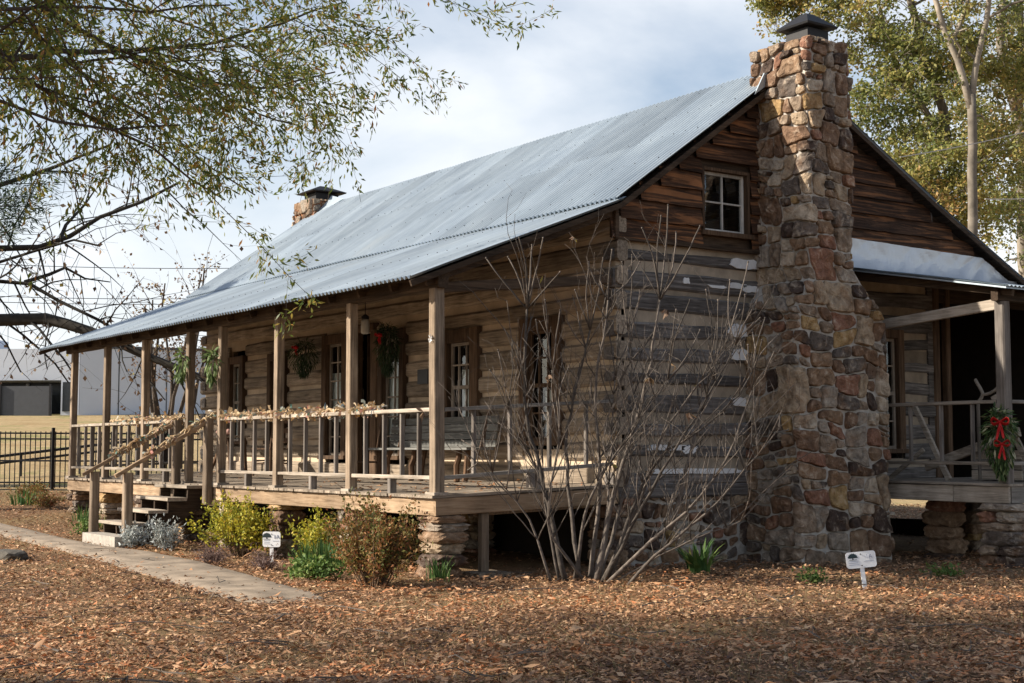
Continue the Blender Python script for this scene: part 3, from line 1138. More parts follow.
# --- door: frame and a plank leaf standing open inside
mb = MB()
a, b, z0, z1 = fo(3)
mb.beam((a + .05, YF + .02, z0), (a + .05, YF + .02, z1), .10, .20)
mb.beam((b - .06, YF + .02, z0), (b - .06, YF + .02, z1), .12, .20)
mb.beam((a, YF + .02, z1 + .06), (b, YF + .02, z1 + .06), .20, .12, up=(0, 0, 1))
dr = mb.build('door', M['dark_z'], cabin)
mb = MB()
for i in range(5):
    mb.beam((a + .14, YF + .22 + i * .15, z0 + .02), (a + .14, YF + .22 + i * .15, z1 - .03), .035, .147, up=(0, 1, 0))
mb.build('door_leaf', M['dark_z'], dr)
mb = MB()
mb.tube([(b - .15, YF - .1, 2.0), (b - .15, YF - .13, 2.03), (b - .15, YF - .13, 2.13), (b - .15, YF - .1, 2.16)], .009, 6)
mb.build('handle', M['black_metal'], dr)

# --- interior: floor, partitions, dark from closed walls and roof plus a near-black colour
mb = MB()
mb.box((X0, YF + .02, .80), (X1 - .1, YR, .93))
mb.box((-7.6, YF + .2, .93), (-7.55, YR, 4.2))
mb.box((-4.7, YF + .2, .93), (-4.65, YR, 4.2))
mb.build('inner_floor', M['interior'], cabin)
mb = MB()                    # near-black plank walls added behind the rear log wall to darken the opening
i = 0
x = X0 + .1
while x < -4.5:
    mb.box((x, 10.5, .95), (x + .19, 10.53, roof_z(10.5) - .1))
    x += .2
y = YR + .05
while y < 10.5:
    mb.box((-5.0, y, .95), (-4.97, y + .19, roof_z(y) - .1))
    y += .2
mb.box((-5, 10.5, .95), (-.02, 10.53, roof_z(10.5) - .1))
mb.box((-5, YR, .84), (-.02, 10.5, .93))
mb.build('lean_to_shade_wall', M['interior'], cabin)
mb = MB()                    # low near-black boards added to hide lit ground, so the gap looks shaded
y_ = -5.0
while y_ < -.4:
    mb.box((y_, 10.44, -.2), (y_ + .21, 10.47, (.31 + .012 * y_)))
    y_ += .22
mb.build('crawl_space_shade_boards', M['interior'], cabin)
mb = MB()                    # jamb and post at the dark rear doorway
mb.beam((-.05, YR + .04, .95), (-.05, YR + .04, 3.9), .14, .14, jit=.006)
mb.beam((-.05, 8.62, .95), (-.05, 8.62, 3.9), .10, .1, jit=.006)
mb.build('rear_jamb', M['dark_z'], cabin)

# --- stone foundation
mb, mk = MB(), MB()
rubble(mb, YF + .10, 7.1, -.15, 0.97, .24, lambda u, z, o: (X1 - .06 + o, u, z), gap=.022)
mb.build('foundation_stones', M['stone'], cabin, False)
mk.box((X1 - .34, YF + .12, -.2), (X1 - .055, 7.0, .955))
mk.build('foundation_mortar', M['mortar'], cabin)
mk = MB()
mk.box((X0, YF + .35, -.2), (X1 - .36, YF + .5, .80))
mk.build('crawl_space_shade_box', M['interior'], cabin)  # near-black box added under the floor, painting the gap as deep shade
mb = MB()
mb.beam((X1 - .08, YF - .05, .90), (X1 - .08, 8.3, .90), .2, .17, jit=.012)
mb.build('sill_log', M['log_gable'], cabin)

# --- near chimney: wide base, shoulders, narrow stack
CD = .88
def lerp(a, b, t): return a + (b - a) * min(1, max(0, t))
def ch_lo(z): return lerp(4.65, 4.87, (z - 3.12) / .42) - .05 * max(0, (1 - z)) * .5
def ch_hi(z): return lerp(6.22, 5.63, (z - 3.02) / .68) + .04 * max(0, 1 - z)
def ch_d(z): return CD + .05 * max(0, 1.5 - z) * .3
def ch_place(u, z, o):
    """u runs round the chimney: 0 at its front middle"""
    lo, hi, d = ch_lo(z), ch_hi(z), ch_d(z)
    c, wd = (lo + hi) / 2, (hi - lo) / 2
    s = 1 if u >= 0 else -1
    au = abs(u)
    rc = .05
    if au <= wd - rc:
        return (d + o, c + u, z)
    if au <= wd + rc:
        ang = (au - wd + rc) / (2 * rc) * math.pi / 2
        return (d - rc + (rc + o) * math.cos(ang), c + s * (wd - rc + (rc + o) * math.sin(ang)), z)
    if au <= wd + d + .06:
        return (d - (au - wd), c + s * (wd + o), z)
    return (-.06 - o, c + s * (2 * wd + d + .06 - au + 0), z)
mb = MB()
g2 = random.Random(21)
rubble(mb, -.80 - CD - .04, .80 + CD + .04, -.15, 3.50, .265, ch_place, gap=.015, bulge=.045, rr=g2,
       inside=lambda u, z: abs(u) < (ch_hi(z) - ch_lo(z)) / 2 + CD + .02)
rubble(mb, -.38 * 2 - CD - .04, .38 * 2 + CD + .04, 3.50, 6.58, .215, ch_place, gap=.013, bulge=.045, rr=g2,
       inside=lambda u, z: abs(u) < (ch_hi(z) - ch_lo(z)) + CD + .05)
chim = mb.build('chimney', M['stone'], cabin, False)
mk = MB()
zs = [-.2, 1.0, 3.02, 3.2, 3.4, 3.54, 3.70, 6.54]
vs, fs = [], []
for z in zs:
    lo, hi, d = ch_lo(z), ch_hi(z), ch_d(z)
    i_ = .004
    vs += [(-.05, lo + i_, z), (d - i_, lo + i_, z), (d - i_, hi - i_, z), (-.05, hi - i_, z)]
for i in range(len(zs) - 1):
    for k in range(4):
        k2 = (k + 1) % 4
        fs.append((i * 4 + k, i * 4 + k2, i * 4 + 4 + k2, i * 4 + 4 + k))
fs.append(tuple(len(zs) * 4 - 4 + k for k in range(4)))
mk.add(vs, fs, .5)
mk.build('mortar', M['mortar'], chim)
mb = MB()
for i in range(5):
    for j in range(4):
        mb.rock((.06 + i * .19 + rng.uniform(-.03, .03), 4.97 + j * .19 + rng.uniform(-.03, .03), 6.56 + rng.uniform(-.01, .02)), .11, .11, .05)
mb.build('cap_stones', M['stone'], chim)
def flue_cap(cx, cy, z, w1, w2, h, par):
    mb = MB()
    mb.box((cx - w1, cy - w1, z), (cx + w1, cy + w1, z + h * .45))
    vs = [(cx - w2, cy - w2, z + h * .50), (cx + w2, cy - w2, z + h * .50), (cx + w2, cy + w2, z + h * .50), (cx - w2, cy + w2, z + h * .50),
          (cx - w2 - .01, cy - w2 - .01, z + h * .56), (cx + w2 + .01, cy - w2 - .01, z + h * .56), (cx + w2 + .01, cy + w2 + .01, z + h * .56), (cx - w2 - .01, cy + w2 + .01, z + h * .56),
          (cx - .07, cy - .07, z + h * .98), (cx + .07, cy - .07, z + h * .98), (cx + .07, cy + .07, z + h * .98), (cx - .07, cy + .07, z + h * .98)]
    fs = [(3, 2, 1, 0)]
    for k in range(4):
        k2 = (k + 1) % 4
        fs += [(k, k2, 4 + k2, 4 + k), (4 + k, 4 + k2, 8 + k2, 8 + k)]
    fs.append((8, 9, 10, 11))
    mb.add(vs, fs)
    mb.build('flue_cap', M['black_metal'], par)
flue_cap(.49, 5.30, 6.60, .19, .27, .42, chim)
mb = MB()                    # bent flashing where the roof meets the stack
mb.prism([(.215, 4.62, 5.93), (.215, 4.85, 6.09), (.215, 4.86, 6.25), (.215, 4.80, 6.24)], (-.02, 0, 0))

mb.build('step_flashing', M['roof'], cabin)

# --- far chimney beyond the left gable
mb = MB()
def fc_place(u, z, o):
    # square stack 0.95 x 0.95 at x -13.35, y 5.3
    cx_, cy_, hw = -13.3, 5.35, .42
    s = ((u + hw) % (8 * hw)) - hw
    if s <= hw:
        return (cx_ + hw + o, cy_ + s, z)
    if s <= 3 * hw:
        return (cx_ + hw - (s - hw), cy_ + hw + o, z)
    if s <= 5 * hw:
        return (cx_ - hw - o, cy_ + hw - (s - 3 * hw), z)
    return (cx_ - hw + (s - 5 * hw), cy_ - hw - o, z)
rubble(mb, -.42, 7 * .42, 5.0, 6.56, .2, fc_place, gap=.018, bulge=.04)
fch = mb.build('far_chimney', M['stone'], cabin)
mk = MB()
mk.box((-13.715, 4.935, .2), (-12.885, 5.765, 6.54))
mk.build('mortar', M['brick'], fch)
flue_cap(-13.3, 5.35, 6.56, .26, .38, .34, fch)
mb = MB()
mb.prism([(-12.86, 4.9, 6.10), (-12.3, 5.3, 6.45), (-12.3, 5.36, 6.47), (-12.86, 5.36, 6.62)], (0.02, -.01, .02))
mb.build('saddle_flashing', M['roof'], cabin)

# --- front porch: floor, fascia, posts, railings
mb = MB()
x = X0 - .1
while x < X1 + .08:
    zz = deck_z(0) + .0
    e = rng.uniform(-.012, .012)
    n = 4
    for i in range(1):
        mb.prism([(x, -.10 + e, zz - .028), (x + .135, -.10 + e, zz - .028), (x + .135, YF - .02, deck_z(YF) - .028 + rng.uniform(-.003, .003)), (x, YF - .02, deck_z(YF) - .028)], (0, 0, .03))
    x += .141
mb.build('porch_floor', M['deck'], cabin)
mb = MB()
for a, b in ((X0 - .05, -10.6), (-10.59, -7.35), (-7.34, -5.6), (-5.59, -2.0), (-1.99, .035)):
    mb.beam((a, -.035, .775), (b, -.035, .775), .045, .185, jit=.006)
mb.build('front_fascia', M['fascia_x'], cabin)
mb = MB()
mb.beam((.055, -.06, .775), (.055, 2.46, .775 + .08), .045, .185, jit=.006)
mb.build('end_fascia', M['fascia_y'], cabin)
mb = MB()
for y in (.25, 1.2, 2.2):
    mb.beam((X0, y, .77 + .036 * y), (X1, y, .77 + .036 * y), .06, .17, jit=.005)
mb.build('floor_joist', M['dark_x'], cabin)
POST_X = [0.0, -1.94, -3.96, -5.82, -7.01, -8.85, -10.71, -12.50]
for i, px_ in enumerate(POST_X):
    mb = MB()
    wd = .128 if i == 0 else .108
    mb.beam((px_, 0, deck_z(0) + .002), (px_ + rng.uniform(-.015, .015), rng.uniform(-.01, .01), 3.15), wd, wd, up=(0, 1, 0), jit=.004, ch=.07)
    po = mb.build('porch_post', M['post'], cabin)
    fb = MB()
    fb.box((px_ - .095, -.09, deck_z(0) + .003), (px_ + .095, .09, deck_z(0) + .035))
    fb.build('post_foot', M['rail_x'], po)
def railing(p, q, nb, ht=.95, bot=.19, name='railing', mat='rail_x', feet=True):
    """top rail with bottom rail and balusters as its pieces; p, q on the floor"""
    p, q = Vector(p), Vector(q)
    d = (q - p).normalized()
    mb = MB()
    mb.beam(p + Vector((0, 0, ht - .02)), q + Vector((0, 0, ht - .02)), .10, .042, jit=.005)
    tr = mb.build(name, M[mat], cabin)
    mb = MB()
    mb.beam(p + Vector((0, 0, bot)), q + Vector((0, 0, bot)), .075, .042, jit=.004)
    mb.build('bottom_rail', M[mat], tr)
    if feet:
        mb = MB()
        m = p.lerp(q, .5)
        mb.beam(m + Vector((0, 0, .003)), m + Vector((0, 0, bot - .022)), .09, .07, up=d)
        mb.build('rail_block', M['post_grey'], tr)
    for i in range(nb):
        t = (i + .75) / (nb + .5)
        b = p.lerp(q, t) + d * rng.uniform(-.025, .025)
        mb = MB()
        tl = rng.uniform(-.008, .008)
        mb.beam(b + Vector((0, 0, bot + .022)), b + d * tl + Vector((0, 0, ht - .042)), .05, .036, up=d, jit=.003)
        mb.build('baluster', M['post_grey'], tr)
    return tr
for i in range(len(POST_X) - 1):
    if i == 3:
        continue            # the gap of the steps
    a, b = POST_X[i] - .07, POST_X[i + 1] + .07
    railing((a, 0, deck_z(0)), (b, 0, deck_z(0)), 4 if i > 3 else 4)
railing((0, .07, deck_z(0)), (0, 2.42, deck_z(2.42) + .05), 4, mat='rail_y')
railing((X0, .07, deck_z(0)), (X0, 2.38, deck_z(2.4)), 5, mat='rail_y')
mb = MB()
mb.beam((0, 1.36, .95), (0, 1.36, 1.16), .09, .09)
mb.build('rail_stub', M['post_grey'], cabin)
# piers under the porch edge
for px_ in (-.10, -2.0, -3.95, -5.6, -7.2, -9, -10.8, -12.4):
    gz = ground_z(px_, .1)
    stone_pier(cabin, px_ - .04, .16, gz, .685, .50 if px_ > -.5 else .40, .40)
for px_ in (-.15, -3, -6, -9):
    stone_pier(cabin, px_, YF + .02, ground_z(px_, YF), .74, .42, .36)
mb = MB()
mb.beam((-.02, .62, .06), (-.02, .62, .70), .09, .10, up=(0, 1, 0), jit=.004)
mb.beam((-.14, .52, .72), (-.14, 2.2, .78), .1, .12, jit=.005)
ps = mb.build('prop_post', M['post'], cabin)
mb = MB()
mb.box((-.2, .42, -.02), (.2, .84, .055))
mb.build('prop_footing', M['concrete'], ps)

# --- steps
SX0, SX1 = -7.5, -6.2
TR = [(-.18, .885), (-.46, .715), (-.74, .545), (-1.02, .375)]
mb = MB()
for i, (y, z) in enumerate(TR):
    mb.beam((SX0 + .02, y - .02, z - .02), (SX1 - .02, y - .02, z - .02), .29, .045, jit=.006)
steps = mb.build('steps', M['tread'], cabin)
mb = MB()
mb.box((SX0 - .03, -1.40, ground_z(-6.9, -1.3) - .03), (SX1 + .05, -1.12, .20))
mb.build('bottom_step', M['painted'], steps)
for x in (SX0 + .12, (SX0 + SX1) / 2, SX1 - .12):
    mb = MB()
    pl = [(x, -.06, .835), (x, -.30, .835)]
    for (y0, z0), (y1, z1) in zip(TR[:-1], TR[1:]):
        pl += [(x, y0 - .13, z1 - .045), (x, y1 - .13, z1 - .045)]
    pl += [(x, -1.13, .06), (x, -.95, .06), (x, -.06, .58)]
    mb.prism(pl, (.045, 0, 0))
    mb.build('stringer', M['dark_y'], steps)
mb = MB()
for (y, z) in TR[:-1]:
    mb.beam((SX0 + .17, y + .05, z - .12), (SX1 - .17, y + .05, z - .12), .02, .13)
mb.build('riser_board', M['dark_x'], steps)
HR = []
for x, xt in ((SX0 - .08, -7.18), (SX1 + .02, -5.98)):
    mb = MB()
    gz = ground_z(x, -1.22)
    mb.beam((x, -1.22, gz - .03), (x, -1.22, 1.08), .12, .12, up=(0, 1, 0), jit=.004)
    nw = mb.build('newel_post', M['post'], cabin)
    mb = MB()
    mb.beam((xt, -.13, .62), (xt, -.13, 1.84), .13, .11, up=(0, 1, 0), jit=.004)
    mb.build('top_newel', M['post'], nw)
    mb = MB()
    p, q = Vector((x, -1.40, 1.03)), Vector((xt, -.02, 1.87))
    mb.beam(p, q, .09, .055, jit=.006)
    mb.build('handrail', M['fascia_y'], nw)
    HR.append((p + Vector((0, 0, .03)), q + Vector((0, 0, .03))))

# --- side porch on the gable, right of the chimney
SPX = 2.40
SPY = 6.58
mb = MB()
y = SPY - .04
while y < 11:
    mb.prism([(.06, y, .975), (SPX + .06, y, .955), (SPX + .06, y + .135, .955), (.06, y + .135, .975)], (0, 0, .03))
    y += .141
mb.build('side_porch_floor', M['rail_x'], cabin)
mb = MB()
mb.beam((.08, SPY + .01, .86), (1.62, SPY + .01, .85), .045, .2, jit=.006)
mb.beam((1.63, SPY + .01, .85), (SPX + .03, SPY + .01, .85), .045, .2, jit=.006)
mb.build('side_porch_fascia', M['rail_x'], cabin)
mb = MB()
mb.beam((SPX + .02, SPY + .04, .85), (SPX + .02, 11, .85), .045, .2, jit=.006)
mb.build('side_porch_end_fascia', M['rail_y'], cabin)
for y in (SPY + .04, 8.9, 10.9):
    mb = MB()
    mb.beam((SPX - .03, y, .985), (SPX - .03, y, 3.2), .14, .14, up=(0, 1, 0), jit=.005)
    mb.build('side_porch_post', M['post_grey'], cabin)
railing((.12, SPY + .02, .98), (SPX - .1, SPY + .02, .98), 4, ht=1.02, bot=.25, mat='rail_x', feet=False)
railing((SPX - .03, SPY + .12, .98), (SPX - .03, 8.83, .98), 4, ht=1.02, bot=.25, mat='rail_y', feet=False)
mb = MB()
mb.beam((.1, SPY + .03, 3.02), (SPX - .1, SPY + .03, 3.17), .06, .13, jit=.006)
mb.build('side_porch_beam', M['rail_x'], cabin)
mb = MB()
mb.beam((SPX - .03, SPY - .1, 3.27), (SPX - .03, 11.1, 3.27), .10, .14, jit=.006)
mb.build('side_porch_plate', M['dark_y'], cabin)
for y in (SPY - .02, 7.3, 8.1, 8.9, 9.7, 10.5):
    mb = MB()
    mb.beam((.08, y, 3.74), (2.58, y, 3.30), .05, .11, jit=.005)
    mb.build('side_rafter', M['dark_x'], cabin)
mb = MB()                   # the low roof of the side porch: sheets running down from the gable
nyc = int((11.2 - 6.36) / .076 * 6)
vs, fs = [], []
for i in range(nyc + 1):
    y = 6.36 + (11.2 - 6.36) * i / nyc
    h = .011 * math.cos(2 * math.pi * i / 6)
    for j in range(5):
        t = j / 4
        vs.append((.03 + 2.62 * t, y, 3.86 - .50 * t + h + .01 * mnoise.noise((t * 3, y, 0))))
for i in range(nyc):
    for j in range(4):
        a = i * 5 + j
        fs.append((a, a + 1, a + 6, a + 5))
mb.add(vs, fs, .7)
mb.prism([(.05, 6.37, 3.835), (2.62, 6.37, 3.345), (2.62, 11.2, 3.345), (.05, 11.2, 3.835)], (0, 0, -.02), .1)
mb.build('side_porch_roof', M['roof'], cabin, False)
mb = MB()                   # crinkled flashing strip up the siding
vs, fs = [], []
n, k = 110, 12
for i in range(n + 1):
    y = 5.64 + (10.1 - 5.64) * i / n
    for j in range(k + 1):
        t = j / k
        top = min(4.27 - .02 * (y - 5.7), roof_z(y) - .17)
        z = 3.84 + (max(top, 3.9) - 3.84) * t
        cr_ = .014 * abs(mnoise.noise((y * 4 + z * 4, z * 3, 0))) + .035 * abs(mnoise.noise((y * 2.4 - z * 3, z * 1.5, 5))) + .006 * abs(mnoise.noise((y * 11 + z * 6, z * 9, 2)))
        vs.append((.085 + cr_ + (.09 * (1 - t) ** 3), y, z))
for i in range(n):
    for j in range(k):
        a = i * (k + 1) + j
        fs.append((a, a + k + 1, a + k + 2, a + 1))
mb.add(vs, fs, .5)
mb.build('wall_flashing', M['flashing'], cabin, False)
stone_pier(cabin, SPX - .12, SPY + .12, ground_z(2.3, 6.7) - .05, .745, .50, .46)
stone_pier(cabin, .95, 7.25, -.02, .75, .42, .4)
stone_pier(cabin, SPX - .15, 9.0, -.02, .75, .4, .4)
stone_pier(cabin, .3, 8.6, -.02, .75, .36, .36)
mb = MB()
mb.beam((.18, SPY + .16, -.05), (.18, SPY + .16, .76), .13, .13, up=(0, 1, 0), jit=.006)
mb.build('timber_prop', M['dark_z'], cabin)
#PART2

# ------------------------------------------------------------------ trees
def smooth_line(pts, step=0.35, jit=0.0):
    """Catmull-Rom through the points"""
    pts = [Vector(p) for p in pts]
    P = [pts[0] * 2 - pts[1]] + pts + [pts[-1] * 2 - pts[-2]]
    res = []
    for i in range(1, len(P) - 2):
        a, b, c, d = P[i - 1], P[i], P[i + 1], P[i + 2]
        n = max(1, int((c - b).length / step))
        for k in range(n):
            t = k / n
            q = 0.5 * ((2 * b) + (c - a) * t + (2 * a - 5 * b + 4 * c - d) * t * t + (3 * b - a - 3 * c + d) * t ** 3)
            if jit and (i > 1 or k > 0):
                q += Vector((rng.uniform(-1, 1), rng.uniform(-1, 1), rng.uniform(-1, 1))) * jit
            res.append(q)
    res.append(pts[-1])
    return res

def rvec():
    while True:
        v = Vector((rng.uniform(-1, 1), rng.uniform(-1, 1), rng.uniform(-1, 1)))
        if .1 < v.length < 1:
            return v.normalized()

def sprout(mb, line, r0, r1, sites, level, lens, gaps, droop=0.25, spread=0.8, start=0.15, side_bias=None, nside=(6, 4, 3)):
    """tube along line, with branches and twigs; twig points are appended to sites as (point, direction)"""
    n = len(line)
    rad = [r0 + (r1 - r0) * i / (n - 1) for i in range(n)]
    mb.tube(line, rad, nside[min(level, len(nside) - 1)], False)
    if level >= len(lens):
        for i in range(1, n):
            d = (line[i] - line[i - 1])
            sites.append((line[i - 1].lerp(line[i], rng.random()), d.normalized()))
        return
    tot = 0
    nxt = start * sum((line[i + 1] - line[i]).length for i in range(n - 1))
    for i in range(n - 1):
        seg = (line[i + 1] - line[i])
        ln = seg.length
        while tot + ln > nxt:
            t = (nxt - tot) / ln
            p = line[i].lerp(line[i + 1], t)
            d = seg.normalized()
            o = d.orthogonal()
            o.rotate(Matrix.Rotation(rng.uniform(0, 6.283), 3, d))
            if side_bias is not None:
                o = (o + side_bias * .6).normalized()
            dirn = (d * rng.uniform(.35, 1.0) + o * spread * rng.uniform(.6, 1.2)).normalized()
            l = lens[level] * rng.uniform(.5, 1.25)
            k = 4 if level + 1 < len(lens) else 3
            pts = [p]
            cur = dirn
            for q in range(k):
                cur = (cur + rvec() * .22 + Vector((0, 0, -droop * rng.uniform(.1, .6)))).normalized()
                pts.append(pts[-1] + cur * l / k)
            rr_ = (r0 + (r1 - r0) * (i + t) / (n - 1))
            sprout(mb, pts, min(rr_ * .55, .012 * l + .004), max(.0018, rr_ * .12 if level == 0 else .002), sites, level + 1, lens, gaps, droop, spread, .12, None, nside)
            nxt += gaps[level] * rng.uniform(.6, 1.4)
        tot += ln

def near_oak():
    base = dl(8.0, -7.4)
    base.z = ground_z(base.x, base.y)
    t = thing('willow_oak', base, 'large leafy oak leaning in from the left, its fine drooping branches hanging before the roof', 'tree')
    wm, lm = MB(), []
    top = base + Vector((.2, .3, 3.9))
    wm.tube(smooth_line([base + Vector((0, 0, -.2)), base + Vector((.05, .1, 1.5)), top, top + Vector((-.2, .4, 2.2)), top + Vector((.3, .2, 5.5))], .4),
            [.42 - .018 * i for i in range(19)] if False else .34, 12)
    limbs = [
        ([top, pix(-60, 60, 9.6), pix(60, 52, 10.6), pix(130, 52, 11.2), pix(215, 42, 12), pix(280, 22, 12.6), pix(345, 2, 13.2)], .055),
        ([top, pix(-80, 20, 9.4), pix(20, 75, 10.4), pix(80, 112, 11.0), pix(150, 150, 11.8), pix(190, 178, 12.4), pix(225, 200, 12.8)], .05),
        ([top + Vector((0, 0, .8)), pix(-60, -40, 9.6), pix(60, 20, 10.8), pix(150, 60, 11.6), pix(240, 88, 12.4), pix(295, 82, 13), pix(335, 72, 13.3)], .05),
        ([top, pix(-30, 70, 11.5), pix(130, 58, 12), pix(200, 85, 12.4), pix(250, 112, 12.8), pix(275, 118, 13.2), pix(300, 126, 13.5)], .038),
        ([top + Vector((0, 0, 1.5)), pix(-20, -60, 10.5), pix(120, -55, 11.5), pix(260, -50, 12.4), pix(350, -30, 13.2), pix(405, -5, 13.7)], .05),
        ([top, pix(-90, -10, 10.5), pix(10, 20, 11.4), pix(90, 80, 12.4), pix(150, 120, 13), pix(210, 165, 13.6), pix(255, 195, 14)], .04),
        ([top + Vector((0, 0, .5)), pix(-50, 10, 9), pix(40, 5, 9.8), pix(150, 10, 10.5), pix(230, 5, 11.2)], .04),
        ([top, pix(-80, 40, 8.8), pix(-10, 95, 9.3), pix(50, 120, 9.9), pix(110, 130, 10.5), pix(180, 125, 11.2)], .036),
        ([top + Vector((0, 0, 1)), pix(-20, -100, 9.5), pix(100, -120, 10.5), pix(220, -130, 11.5), pix(320, -125, 12.4)], .05),
        ([top + Vector((0, 0, .7)), pix(0, -30, 12), pix(120, 0, 12.8), pix(230, 40, 13.6), pix(270, 62, 14.2), pix(300, 76, 14.5)], .04),
    ]
    # unseen crown limbs above and beside the picture, aimed to shade the ground
    for k in range(46):
        a = rng.uniform(-2.95, -2.3) if k % 5 else rng.uniform(-.4, 1.0)
        e = top + Vector((0, 0, rng.uniform(.3, 3.6)))
        ln_ = rng.uniform(1.8, 3.5)
        q = e + Vector((math.cos(a) * ln_, math.sin(a) * ln_, rng.uniform(.0, 2.2)))
        limbs.append(([e, e.lerp(q, .5) + Vector((0, 0, .4)), q, q + (q - e) * .3 - Vector((0, 0, .3))], .05))
    for i, (pts, r) in enumerate(limbs):
        off = i >= 10
        sprout(wm, smooth_line(pts, .35, .02), r * .85, .007, lm, 0, (1.35, .55) if not off else (1.6, .8), (.5 if i == 1 else .34, .22 if i == 1 else .17) if not off else (.5, .25), .22, .8, .28)
    P = np.array([tuple(p) for p, d in lm])
    D = np.array([tuple(d) for p, d in lm])
    print('oak sites', len(P))
    rep = 14
    P2 = np.repeat(P, rep, 0) + nr.normal(size=(len(P) * rep, 3)) * .045
    D2 = np.repeat(D, rep, 0) * .7 + nr.normal(size=(len(P) * rep, 3)) * .55 + np.array([0, 0, -.35])
    keep = nr.random(len(P2)) < .85
    P2, D2 = P2[keep], D2[keep]
    n = len(P2)
    wm.build('trunk', M['oak_bark'], t, True)
    leaves('crown', P2, D2, nr.uniform(.045, .098, n), nr.uniform(.014, .025, n), M['oak_leaf'], t, .3)
    # small unlit twigs carry no more parts
near_oak()

def far_limb_tree():
    base = dl(31, -15.5)
    base.z = ground_z(base.x, base.y)
    t = thing('spreading_tree', base, 'nearly bare spreading tree with dark heavy limbs reaching in behind the porch roof', 'tree')
    wm, lm = MB(), []
    top = base + Vector((0, 0, 3.6))
    wm.tube(smooth_line([base - Vector((0, 0, .3)), base + Vector((.1, 0, 2)), top, top + Vector((.3, .2, 3)), top + Vector((0, .4, 6))], .6), .42, 12)
    limbs = [
        ([top, pix(-70, 322, 31), pix(0, 319, 31), pix(45, 319, 30.6), pix(90, 333, 30.2), pix(140, 352, 30), pix(180, 370, 29.8), pix(225, 388, 29.6)], .21, .06),
        ([top, pix(-60, 285, 31.5), pix(0, 281, 32), pix(30, 284, 32), pix(60, 300, 31.8), pix(95, 320, 31.6), pix(125, 335, 31)], .075, .03),
        ([top + Vector((0, 0, 1)), pix(-60, 240, 31), pix(0, 249, 31), pix(40, 246, 31), pix(70, 237, 31), pix(100, 216, 31), pix(140, 202, 31), pix(180, 182, 31)], .13, .03),
        ([top + Vector((0, 0, 1)), pix(-50, 268, 31), pix(0, 262, 30.5), pix(35, 250, 30.5), pix(75, 240, 30.3), pix(100, 246, 30)], .08, .02),
        ([top + Vector((0, 0, 2)), pix(-60, 190, 31), pix(0, 186, 32), pix(25, 178, 32), pix(55, 168, 32), pix(110, 145, 32)], .12, .03),
        ([pix(25, 282, 32), pix(50, 275, 32.5), pix(65, 268, 33), pix(85, 278, 33.5), pix(110, 282, 34)], .05, .015),
        ([pix(140, 352, 30), pix(150, 382, 29.8), pix(165, 400, 29.5)], .035, .012),
        ([pix(60, 240, 31), pix(65, 225, 31.5), pix(85, 205, 32), pix(95, 190, 33)], .05, .015),
    ]
    for k in range(7):
        a = rng.uniform(0, 6.28)
        e = top + Vector((0, 0, rng.uniform(.5, 5)))
        q = e + Vector((math.cos(a) * 4.5, math.sin(a) * 4.5, rng.uniform(1, 3.5)))
        limbs.append(([e, e.lerp(q, .5) + Vector((0, 0, .3)), q], .1, .02))
    for i, (pts, r0, r1) in enumerate(limbs):
        sprout(wm, smooth_line(pts, .6, .03), r0, r1, lm, 0, (2.2, 1.0), (.5 if i < 8 else 1.2, .34), .28, .9, .12)
    P = np.array([tuple(p) for p, d in lm])
    wm.build('trunk', M['moss_bark'], t, True)
    keep = nr.random(len(P)) < .42
    P2 = P[keep]
    n = len(P2)
    D2 = nr.normal(size=(n, 3)) * .5 + np.array([0, 0, -.8])
    leaves('crown', P2, D2, nr.uniform(.07, .15, n), nr.uniform(.05, .1, n), M['seed'], t, .5)
far_limb_tree()

def seed_tree():
    base = dl(38, -9.3)
    base.z = ground_z(base.x, base.y)
    t = thing('small_seeding_tree', base, 'small bare tree with clusters of brown seed heads behind the left end of the roof', 'tree')
    wm, lm = MB(), []
    for k in range(9):
        a = rng.uniform(0, 6.28)
        p = base + Vector((rng.uniform(-.2, .2), rng.uniform(-.2, .2), 0))
        tip = pix(rng.uniform(140, 215), rng.uniform(268, 320), 38 + rng.uniform(-1, 1))
        sprout(wm, smooth_line([p, p.lerp(tip, .4) + Vector((math.cos(a), math.sin(a), 0)) * .3, tip], .6, .03), .07, .02, lm, 0, (1.1, .4), (.55, .25), 0, .6, .5)
    P = np.array([tuple(p) for p, d in lm])
    P = np.repeat(P, 2, 0) + nr.normal(size=(len(P) * 2, 3)) * .06
    n = len(P)
    wm.build('trunk', M['oak_bark'], t, True)
    leaves('crown', P, nr.normal(size=(n, 3)), nr.uniform(.05, .11, n), nr.uniform(.05, .09, n), M['seed'], t, .5)
seed_tree()

